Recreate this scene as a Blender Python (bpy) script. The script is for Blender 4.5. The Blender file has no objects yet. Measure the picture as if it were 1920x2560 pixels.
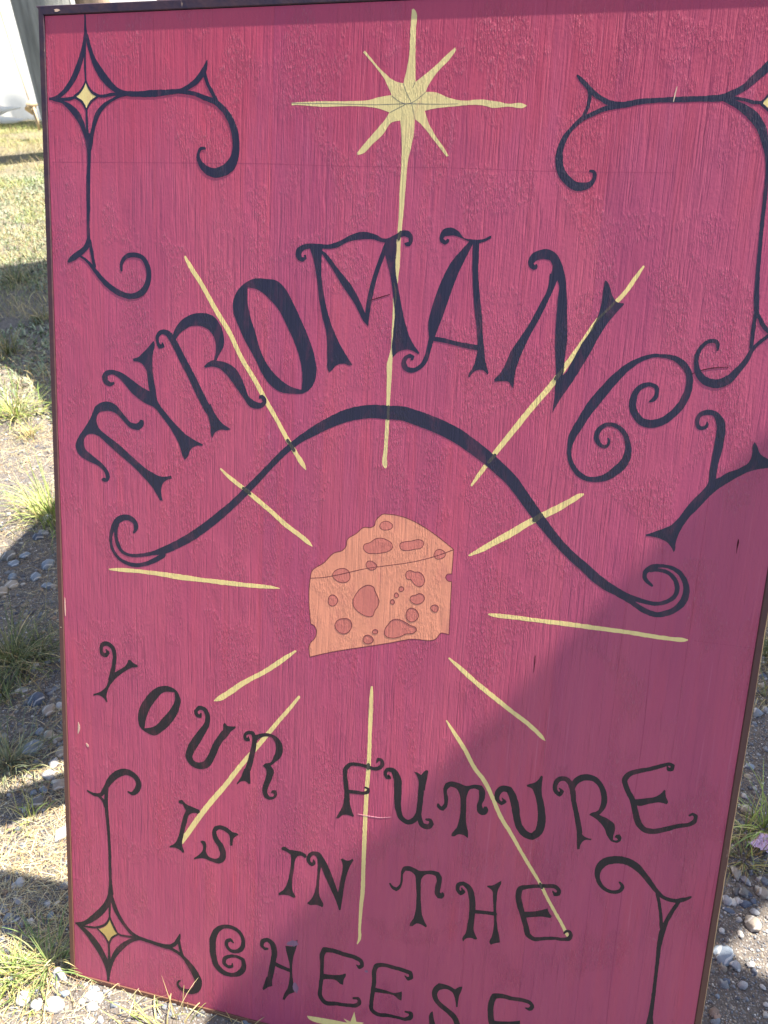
import bpy, bmesh, math, random
import numpy as np
from mathutils import Vector, Matrix, noise
from mathutils.geometry import tessellate_polygon

scene = bpy.context.scene
COL = scene.collection
R = math.radians

# ------------------------------------------------------------------ camera
CAM_LOC = (0.750524, -0.547051, 1.416206)
CAM_ROT = [[0.96950946, -0.10165064, 0.22297658], [0.24186717, 0.54319573, -0.8040141], [-0.03939138, 0.83342999, 0.55121935]]
LENS = 27.8887
cam_data = bpy.data.cameras.new('camera')
cam = bpy.data.objects.new('camera', cam_data)
COL.objects.link(cam)
mw = Matrix(CAM_ROT).to_4x4()
mw.translation = Vector(CAM_LOC)
cam.matrix_world = mw
cam_data.sensor_fit = 'VERTICAL'
cam_data.sensor_height = 36.0
cam_data.sensor_width = 27.0
cam_data.lens = LENS
cam_data.clip_start = 0.02
cam_data.clip_end = 500
cam_data.dof.use_dof = True
cam_data.dof.focus_distance = 1.15
cam_data.dof.aperture_fstop = 11
scene.camera = cam

# ------------------------------------------------------------------ light
SUN = Vector((0.45, 0.314, 1.0)).normalized()
world = bpy.data.worlds.new('World')
scene.world = world
world.use_nodes = True
wn = world.node_tree.nodes; wl = world.node_tree.links
bg = wn['Background']
sky = wn.new('ShaderNodeTexSky')
sky.sky_type = 'NISHITA'
sky.sun_disc = False
sky.sun_elevation = math.asin(SUN.z)
sky.sun_rotation = math.atan2(SUN.x, SUN.y)
sky.air_density = 1.0
sky.dust_density = 1.5
wl.new(sky.outputs[0], bg.inputs[0])
bg.inputs[1].default_value = 0.076
sun_data = bpy.data.lights.new('sun', 'SUN')
sun_data.energy = 5.0
sun_data.angle = R(0.5)
sun_data.color = (1.0, 0.93, 0.82)
sun = bpy.data.objects.new('sun', sun_data)
COL.objects.link(sun)
sun.rotation_euler = SUN.to_track_quat('Z', 'Y').to_euler()
sun.location = (3, 2, 6)
scene.view_settings.view_transform = 'Standard'
scene.view_settings.look = 'None'
scene.view_settings.exposure = 2.0
scene.view_settings.gamma = 1.0

# ------------------------------------------------------------------ helpers
def tag(o, label=None, cat=None, group=None, kind=None):
    if label: o['label'] = label
    if cat: o['category'] = cat
    if group: o['group'] = group
    if kind: o['kind'] = kind
    return o

def link(name, me, mat=None, parent=None):
    o = bpy.data.objects.new(name, me)
    COL.objects.link(o)
    if mat is not None and not me.materials: me.materials.append(mat)
    if parent is not None: o.parent = parent
    return o

def mesh(name, verts, faces):
    me = bpy.data.meshes.new(name)
    me.from_pydata([tuple(v) for v in verts], [], faces)
    me.update()
    return me

def empty(name, loc=(0, 0, 0), rot=(0, 0, 0)):
    o = bpy.data.objects.new(name, None)
    o.location = loc; o.rotation_euler = rot
    COL.objects.link(o)
    return o

def fast_mesh(name, V, F, cols=None, smooth=False):
    """numpy verts (n,3), faces (m,k) constant k, optional per-vertex colours (n,3)"""
    me = bpy.data.meshes.new(name)
    n, (m, k) = len(V), F.shape
    me.vertices.add(n); me.loops.add(m * k); me.polygons.add(m)
    me.vertices.foreach_set('co', V.astype(np.float32).ravel())
    me.loops.foreach_set('vertex_index', F.astype(np.int32).ravel())
    me.polygons.foreach_set('loop_start', np.arange(0, m * k, k, dtype=np.int32))
    if smooth: me.polygons.foreach_set('use_smooth', np.ones(m, dtype=bool))
    me.update(calc_edges=True)
    if cols is not None:
        a = me.color_attributes.new('tint', 'FLOAT_COLOR', 'POINT')
        c = np.ones((n, 4), np.float32); c[:, :3] = cols
        a.data.foreach_set('color', c.ravel())
    me.validate()
    return me

# ------------------------------------------------------------------ materials
class NT:
    def __init__(s, name):
        s.m = bpy.data.materials.new(name); s.m.use_nodes = True
        s.t = s.m.node_tree; s.n = s.t.nodes; s.l = s.t.links
        s.b = s.n['Principled BSDF']
    def node(s, kind, **kw):
        n = s.n.new('ShaderNode' + kind)
        for k, v in kw.items(): setattr(n, k, v)
        return n
    def put(s, sock, v):
        if isinstance(v, bpy.types.NodeSocket): s.l.new(v, sock)
        else: sock.default_value = v
    def math(s, op, a, b=0.0, clamp=False):
        n = s.node('Math', operation=op); n.use_clamp = clamp
        s.put(n.inputs[0], a); s.put(n.inputs[1], b)
        return n.outputs[0]
    def coord(s, scale=(1, 1, 1), loc=(0, 0, 0), out='Object', src=None):
        if src is None: src = s.node('TexCoord').outputs[out]
        m = s.node('Mapping'); s.l.new(src, m.inputs[0])
        m.inputs['Scale'].default_value = scale; m.inputs['Location'].default_value = loc
        return m.outputs[0]
    def noise(s, vec, scale, detail=3, rough=.55, dist=0.0):
        n = s.node('TexNoise'); s.l.new(vec, n.inputs['Vector'])
        n.inputs['Scale'].default_value = scale; n.inputs['Detail'].default_value = detail
        n.inputs['Roughness'].default_value = rough; n.inputs['Distortion'].default_value = dist
        return n.outputs['Fac']
    def ramp(s, fac, stops, interp='LINEAR'):
        n = s.node('ValToRGB'); s.put(n.inputs[0], fac)
        e = n.color_ramp.elements; n.color_ramp.interpolation = interp
        while len(e) < len(stops): e.new(.5)
        for q, (p, c) in zip(e, stops):
            q.position = p
            q.color = (c, c, c, 1) if isinstance(c, (int, float)) else (*c, 1)
        return n.outputs[0]
    def mix(s, fac, a, b, blend='MIX'):
        n = s.node('Mix', data_type='RGBA', blend_type=blend)
        s.put(n.inputs[0], fac)
        for i, v in ((6, a), (7, b)):
            if isinstance(v, (tuple, list)): v = (*v[:3], 1)
            s.put(n.inputs[i], v)
        return n.outputs[2]
    def bump(s, h, strength, dist, normal=None):
        n = s.node('Bump'); s.put(n.inputs['Height'], h)
        n.inputs['Strength'].default_value = strength; n.inputs['Distance'].default_value = dist
        if normal: s.l.new(normal, n.inputs['Normal'])
        return n.outputs[0]
    def out(s, col=None, rough=None, nrm=None, spec=None):
        if col is not None: s.put(s.b.inputs['Base Color'], (*col, 1) if isinstance(col, tuple) else col)
        if rough is not None: s.put(s.b.inputs['Roughness'], rough)
        if nrm is not None: s.l.new(nrm, s.b.inputs['Normal'])
        if spec is not None: s.b.inputs['Specular IOR Level'].default_value = spec
        return s.m

def board_relief(s, amount=1.0):
    """brushed paint over rough sawn pine: vertical grain ridges, raised fibres in patches"""
    g1 = s.noise(s.coord((1, .035, 1)), 210, 3, .6, .25)
    g2 = s.noise(s.coord((1, .018, 1), (3.1, 0, 0)), 75, 3, .6, .5)
    wav = s.noise(s.coord((1, .30, 1), (1.7, .4, 0)), 26, 4, .55, .9)
    orange = s.noise(s.coord((1, .8, 1)), 260, 2, .5)
    fib = s.noise(s.coord((1, .16, 1), (0, 2.2, 0)), 700, 2, .6)
    patch = s.noise(s.coord((1, .55, 1), (.3, .9, 0)), 15, 3, .6, .6)
    pm = s.ramp(patch, [(.49, 0.0), (.58, 1.0)])
    fibh = s.math('MULTIPLY', s.ramp(fib, [(.42, 0.0), (.72, 1.0)]), pm)
    rid = s.ramp(g1, [(.34, 0.0), (.46, .80), (.60, .88), (.72, 1.0)])
    fine = s.noise(s.coord((1, .045, 1), (.7, 0, 0)), 480, 2, .6, .2)
    rmask = s.ramp(s.noise(s.coord((1, .5, 1), (4, 1, 0)), 6, 3, .6), [(.36, .22), (.58, 1.0)])
    h = s.math('MULTIPLY', rid, .62)
    h = s.math('ADD', h, s.math('MULTIPLY', fine, .75))
    h = s.math('MULTIPLY', h, rmask)
    h = s.math('ADD', h, s.math('MULTIPLY', g2, .55))
    h = s.math('ADD', h, s.math('MULTIPLY', wav, .30))
    h = s.math('ADD', h, s.math('MULTIPLY', orange, .14))
    h = s.math('ADD', h, s.math('MULTIPLY', fibh, .62))
    return h, pm, g1, g2, wav, fib

def board_paint(name, col, rough, spec, kind='line'):
    s = NT(name)
    h, pm, g1, g2, wav, fib = board_relief(s)
    big = s.noise(s.coord(), 3.2, 4, .6)
    if kind == 'ground':
        streak = s.noise(s.coord((1, .022, 1), (5, 1, 0)), 60, 4, .65, .3)
        redm = s.math('MULTIPLY', s.ramp(streak, [(.46, 0.0), (.68, 1.0)]), s.ramp(big, [(.42, .1), (.62, .8)]))
        c = s.mix(redm, col, (col[0] * 1.18, col[1] * .95, col[2] * .78))
        c = s.mix(s.ramp(s.noise(s.coord((1, .6, 1), (7, 0, 0)), 5, 5, .6), [(.35, .0), (.7, .42)]), c, (col[0] * .90, col[1] * .95, col[2] * 1.10))
        c = s.mix(s.ramp(g1, [(.28, .22), (.42, 0.0)]), c, (col[0] * .55, col[1] * .45, col[2] * .6))
        brush = s.noise(s.coord((1, .16, 1), (11, 3, 0)), 16, 5, .62, .8)
        c = s.mix(s.ramp(brush, [(.40, 0.0), (.66, .40)]), c, (col[0] * 1.16, col[1] * 1.45, col[2] * 1.12))
        c = s.mix(s.ramp(s.noise(s.coord((1, .3, 1), (2, 13, 0)), 7, 4, .6, .5), [(.50, 0.0), (.68, .45)]), c, (col[0] * .78, col[1] * .72, col[2] * .88))
        sp = s.node('SeparateXYZ'); s.l.new(s.node('TexCoord').outputs['Object'], sp.inputs[0])
        top = s.math('MULTIPLY', s.ramp(sp.outputs[1], [(0, 0), (1, 1)]), 1.0)
        topm = s.ramp(s.math('ADD', s.math('SUBTRACT', sp.outputs[1], 1.30), s.math('MULTIPLY', s.math('SUBTRACT', brush, .5), .55)), [(.0, 0.0), (.16, .60)])
        c = s.mix(topm, c, (col[0] * .98, col[1] * .62, col[2] * .66))
        # worn fibres, small chips; glints and long ridge highlights put into the colour
        c = s.mix(s.math('MULTIPLY', s.ramp(fib, [(.60, 0.0), (.74, .35)]), pm), c, (.50, .25, .30))
        c = s.mix(s.math('MULTIPLY', s.ramp(s.noise(s.coord((1, .012, 1), (9, 0, 0)), 330, 2, .6, .1), [(.64, 0.0), (.72, .26)]), s.ramp(big, [(.4, .35), (.6, 1.0)])), c, (.56, .17, .24))
        sm = s.noise(s.coord((1, 1, 1), (2, 8, 0)), 14, 5, .7)
        c = s.mix(s.ramp(sm, [(.70, 0.0), (.80, .35)]), c, (.30, .25, .33))
        info = s.node('ObjectInfo').outputs['Random']
        hs = s.node('HueSaturation')
        s.put(hs.inputs['Value'], s.math('ADD', s.math('MULTIPLY', info, .10), .95))
        s.put(hs.inputs['Hue'], s.math('ADD', s.math('MULTIPLY', info, .006), .497))
        s.l.new(c, hs.inputs['Color']); c = hs.outputs[0]
        rg = s.ramp(pm, [(0, rough), (1, min(1, rough - .06))])
    else:
        br = s.noise(s.coord((1, .12, 1), (5, 1, 0)), 120, 4, .65, .3)
        c = s.mix(s.ramp(br, [(.35, 0.0), (.75, .5)]), col, tuple(min(1, v * (1.35 if sum(col) < 1 else .86)) for v in col))
        c = s.mix(s.ramp(g1, [(.26, .35), (.40, 0.0)]), c, tuple(v * .7 for v in col))
        thin = s.noise(s.coord((1, .35, 1), (3, 6, 0)), 45, 5, .68, .5)
        c = s.mix(s.ramp(thin, [(.52, 0.0), (.70, .22 if sum(col) > .3 else .16)]), c, (.33, .05, .09))
        rg = rough
    return s.out(c, rg, s.bump(h, 1.0, .00105 if kind == 'ground' else (.00085 if sum(col) < .2 else .0006)), spec)

MAROON = (0.385, 0.058, 0.112)
M = {}
M['board'] = board_paint('maroon_paint', MAROON, .46, .40, 'ground')
M['navy'] = board_paint('navy_paint', (.012, .008, .025), .42, .45)
M['black'] = board_paint('black_paint', (.014, .010, .013), .50, .35)
M['yellow'] = board_paint('yellow_paint', (.74, .57, .22), .55, .35)
M['dim_yellow'] = board_paint('dimmed_yellow_paint', (.64, .51, .22), .55, .35)  # the yellow paint darkened: weaker light on the star put into its colour
M['ghost'] = board_paint('thin_navy_over_yellow', (.050, .044, .036), .45, .35)
M['ochre'] = board_paint('ochre_paint', (.50, .34, .10), .55, .35)
M['cheese'] = board_paint('orange_paint', (.62, .235, .140), .55, .35)
M['hole'] = board_paint('salmon_paint', (.50, .148, .110), .55, .35)
M['brown'] = board_paint('brown_line', (.13, .030, .030), .6, .3)
M['pencil'] = board_paint('pencil', (.12, .11, .10), .6, .3)
M['faint'] = board_paint('faint_pencil', (.29, .043, .088), .6, .3)
M['crack'] = board_paint('crack_dark', (.05, .004, .008), .8, .2)
M['chip'] = board_paint('bare_wood', (.62, .42, .30), .7, .3)
M['scratch'] = board_paint('scratch_pale', (.60, .26, .30), .6, .3)
M['smudge'] = board_paint('smudge_grey', (.20, .10, .155), .6, .3)

def simple(name, col, rough=.7, spec=.4, var=.25, scale=30, bump=.0, bscale=80, stretch=(1, 1, 1)):
    s = NT(name)
    v = s.coord(stretch)
    c = s.mix(s.noise(v, scale, 5, .65), tuple(x * (1 - var) for x in col), tuple(min(1, x * (1 + var)) for x in col))
    nrm = s.bump(s.noise(v, bscale, 5, .65), 1.0, bump) if bump else None
    return s.out(c, rough, nrm, spec)

def trim_material():
    s = NT('stained_trim')
    v = s.coord()
    sep = s.node('SeparateXYZ'); s.l.new(v, sep.inputs[0])
    up = s.ramp(s.math('DIVIDE', sep.outputs[1], 1.512), [(0.0, (.130, .058, .036)), (.35, (.100, .044, .034)), (.75, (.050, .020, .027)), (1.0, (.026, .016, .032))])  # brown below; purple-navy sky reflection put into the colour towards the top
    grain = s.noise(s.coord((1, 1, 1)), 55, 5, .7, .4)
    c = s.mix(s.ramp(grain, [(.35, .0), (.7, .4)]), up, (.12, .050, .042))
    # outer arris rubbed back to bare wood on the right hand strip
    edge = s.ramp(sep.outputs[0], [(0.0, 0.0), (1.0, 0.0)])
    e1 = s.math('GREATER_THAN', s.math('ADD', sep.outputs[0], s.math('MULTIPLY', s.noise(s.coord((1, .25, 1)), 60, 3), .004)), 1.0101)
    e2 = s.math('LESS_THAN', sep.outputs[0], 2.0)
    c = s.mix(s.math('MULTIPLY', e1, e2), c, (.42, .27, .13))
    c = s.mix(s.ramp(s.noise(s.coord((1, .2, 1), (4, 4, 0)), 90, 4, .7), [(.67, 0.0), (.74, .7)]), c, (.40, .28, .20))
    return s.out(c, .55, s.bump(s.noise(s.coord((1, 1, 1)), 140, 4, .6), .5, .0006), .3)
M['trim'] = trim_material()
M['raw_wood'] = simple('raw_pine', (.42, .29, .16), .75, .3, .3, 60, .0006, 120)
M['old_wood'] = simple('weathered_wood', (.205, .21, .20), .85, .25, .85, 13, .03, 16, (1, 1, .12))
M['tan_wood'] = simple('tan_bark_wood', (.36, .26, .19), .85, .25, .8, 12, .012, 24, (1, 1, .08))
M['prop_wood'] = simple('prop_wood', (.25, .18, .11), .8, .3, .4, 20, .002, 60)
def canvas_material():
    s = NT('white_canvas')
    c = s.mix(s.noise(s.coord(), 5, 5, .6), (.84, .82, .77), (.90, .89, .85))
    s.out(c, .9, s.bump(s.noise(s.coord(), 60, 4, .6), 1.0, .002), .1)
    tr = s.node('BsdfTranslucent'); s.l.new(c, tr.inputs[0])
    mx = s.node('MixShader'); mx.inputs[0].default_value = .5
    s.l.new(s.b.outputs[0], mx.inputs[1]); s.l.new(tr.outputs[0], mx.inputs[2])
    s.l.new(mx.outputs[0], s.n['Material Output'].inputs[0])
    return s.m
M['canvas'] = canvas_material()
M['shadow_caster'] = simple('grey_canvas', (.42, .41, .39), .9, .2, .1, 5)
M['rope'] = simple('hemp_rope', (.50, .38, .24), .9, .2, .3, 60)
M['tissue'] = simple('pink_tissue', (.74, .56, .72), .8, .3, .35, 60, .002, 200)

def ground_material():
    s = NT('dry_gravelly_soil')
    v = s.coord()
    n1 = s.noise(v, 2.2, 6, .65); n2 = s.noise(v, 40, 6, .7); n3 = s.noise(v, 230, 4, .7)
    c = s.mix(s.ramp(n1, [(.35, 0.0), (.65, 1.0)]), (.120, .102, .088), (.185, .155, .122))
    c = s.mix(s.ramp(n2, [(.38, .75), (.60, 0.0)]), c, (.065, .056, .052))
    vo = s.node('TexVoronoi'); s.l.new(v, vo.inputs['Vector']); vo.inputs['Scale'].default_value = 260
    pc = s.ramp(s.math('FRACT', s.math('MULTIPLY', vo.outputs['Color'], 7.3)), [(0, (.08, .08, .085)), (.5, (.17, .16, .155)), (1, (.34, .31, .28))])
    c = s.mix(s.ramp(vo.outputs['Distance'], [(.25, .8), (.5, 0.0)]), c, pc)
    sep = s.node('SeparateXYZ'); s.l.new(v, sep.inputs[0])
    far = s.ramp(s.math('DIVIDE', sep.outputs[1], 20.0), [(.15, 0.0), (.30, .75)])
    c = s.mix(s.math('MULTIPLY', far, s.ramp(s.noise(v, 1.6, 6, .7), [(.35, .2), (.6, 1.0)])), c, (.19, .17, .085))
    h = s.math('ADD', s.math('MULTIPLY', n2, 1.0), s.math('MULTIPLY', n3, .35))
    h = s.math('SUBTRACT', h, s.math('MULTIPLY', vo.outputs['Distance'], .25))
    return s.out(c, .92, s.bump(h, 1.0, .006), .25)
M['ground'] = ground_material()

def tint_material(name, rough, spec, bump=0.0, bs=120, trans=False):
    s = NT(name)
    a = s.node('VertexColor'); a.layer_name = 'tint'
    v = s.coord(out='Object')
    c = s.mix(s.ramp(s.noise(v, bs, 4, .7), [(.3, 0.0), (.7, .38)]), a.outputs[0], (.10, .09, .09) if not trans else (.30, .30, .10), 'MIX')
    if not trans:
        c = s.mix(s.ramp(s.noise(v, bs * 1.7, 3, .6), [(.60, 0.0), (.72, .35)]), c, (.62, .60, .57))
    nrm = s.bump(s.noise(v, bs * 2, 4, .7), .7, bump) if bump else None
    return s.out(c, rough, nrm, spec)
M['gravel'] = tint_material('gravel_stone', .75, .35, .0012, 160)
M['blade'] = tint_material('grass_blade', .55, .35, 0, 60, True)

def stone_material(name, col, col2):
    s = NT(name)
    v = s.coord()
    c = s.mix(s.ramp(s.noise(v, 38, 6, .7, .6), [(.3, 0.0), (.7, 1.0)]), col, col2)
    w = s.node('TexWave'); s.l.new(v, w.inputs['Vector']); w.inputs['Scale'].default_value = 14
    w.inputs['Distortion'].default_value = 9; w.inputs['Detail'].default_value = 3
    c = s.mix(s.ramp(w.outputs['Fac'], [(.86, 0.0), (.95, .55)]), c, (.55, .53, .50))
    c = s.mix(s.ramp(s.noise(v, 420, 3, .7), [(.60, 0.0), (.70, .5)]), c, tuple(x * .45 for x in col))
    return s.out(c, .72, s.bump(s.noise(v, 110, 6, .7), 1.0, .0022), .35)
SM = {
    'bluegrey': stone_material('stone_blue_grey', (.135, .165, .205), (.22, .25, .285)),
    'grey': stone_material('stone_grey', (.20, .20, .215), (.31, .305, .31)),
    'tan': stone_material('stone_tan', (.22, .185, .15), (.34, .295, .24)),
    'white': stone_material('stone_white', (.30, .285, .27), (.46, .44, .42)),
    'dark': stone_material('stone_dark', (.10, .10, .10), (.17, .165, .15)),
    'navy': stone_material('stone_dark_blue', (.055, .068, .10), (.105, .125, .165)),
}

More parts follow.
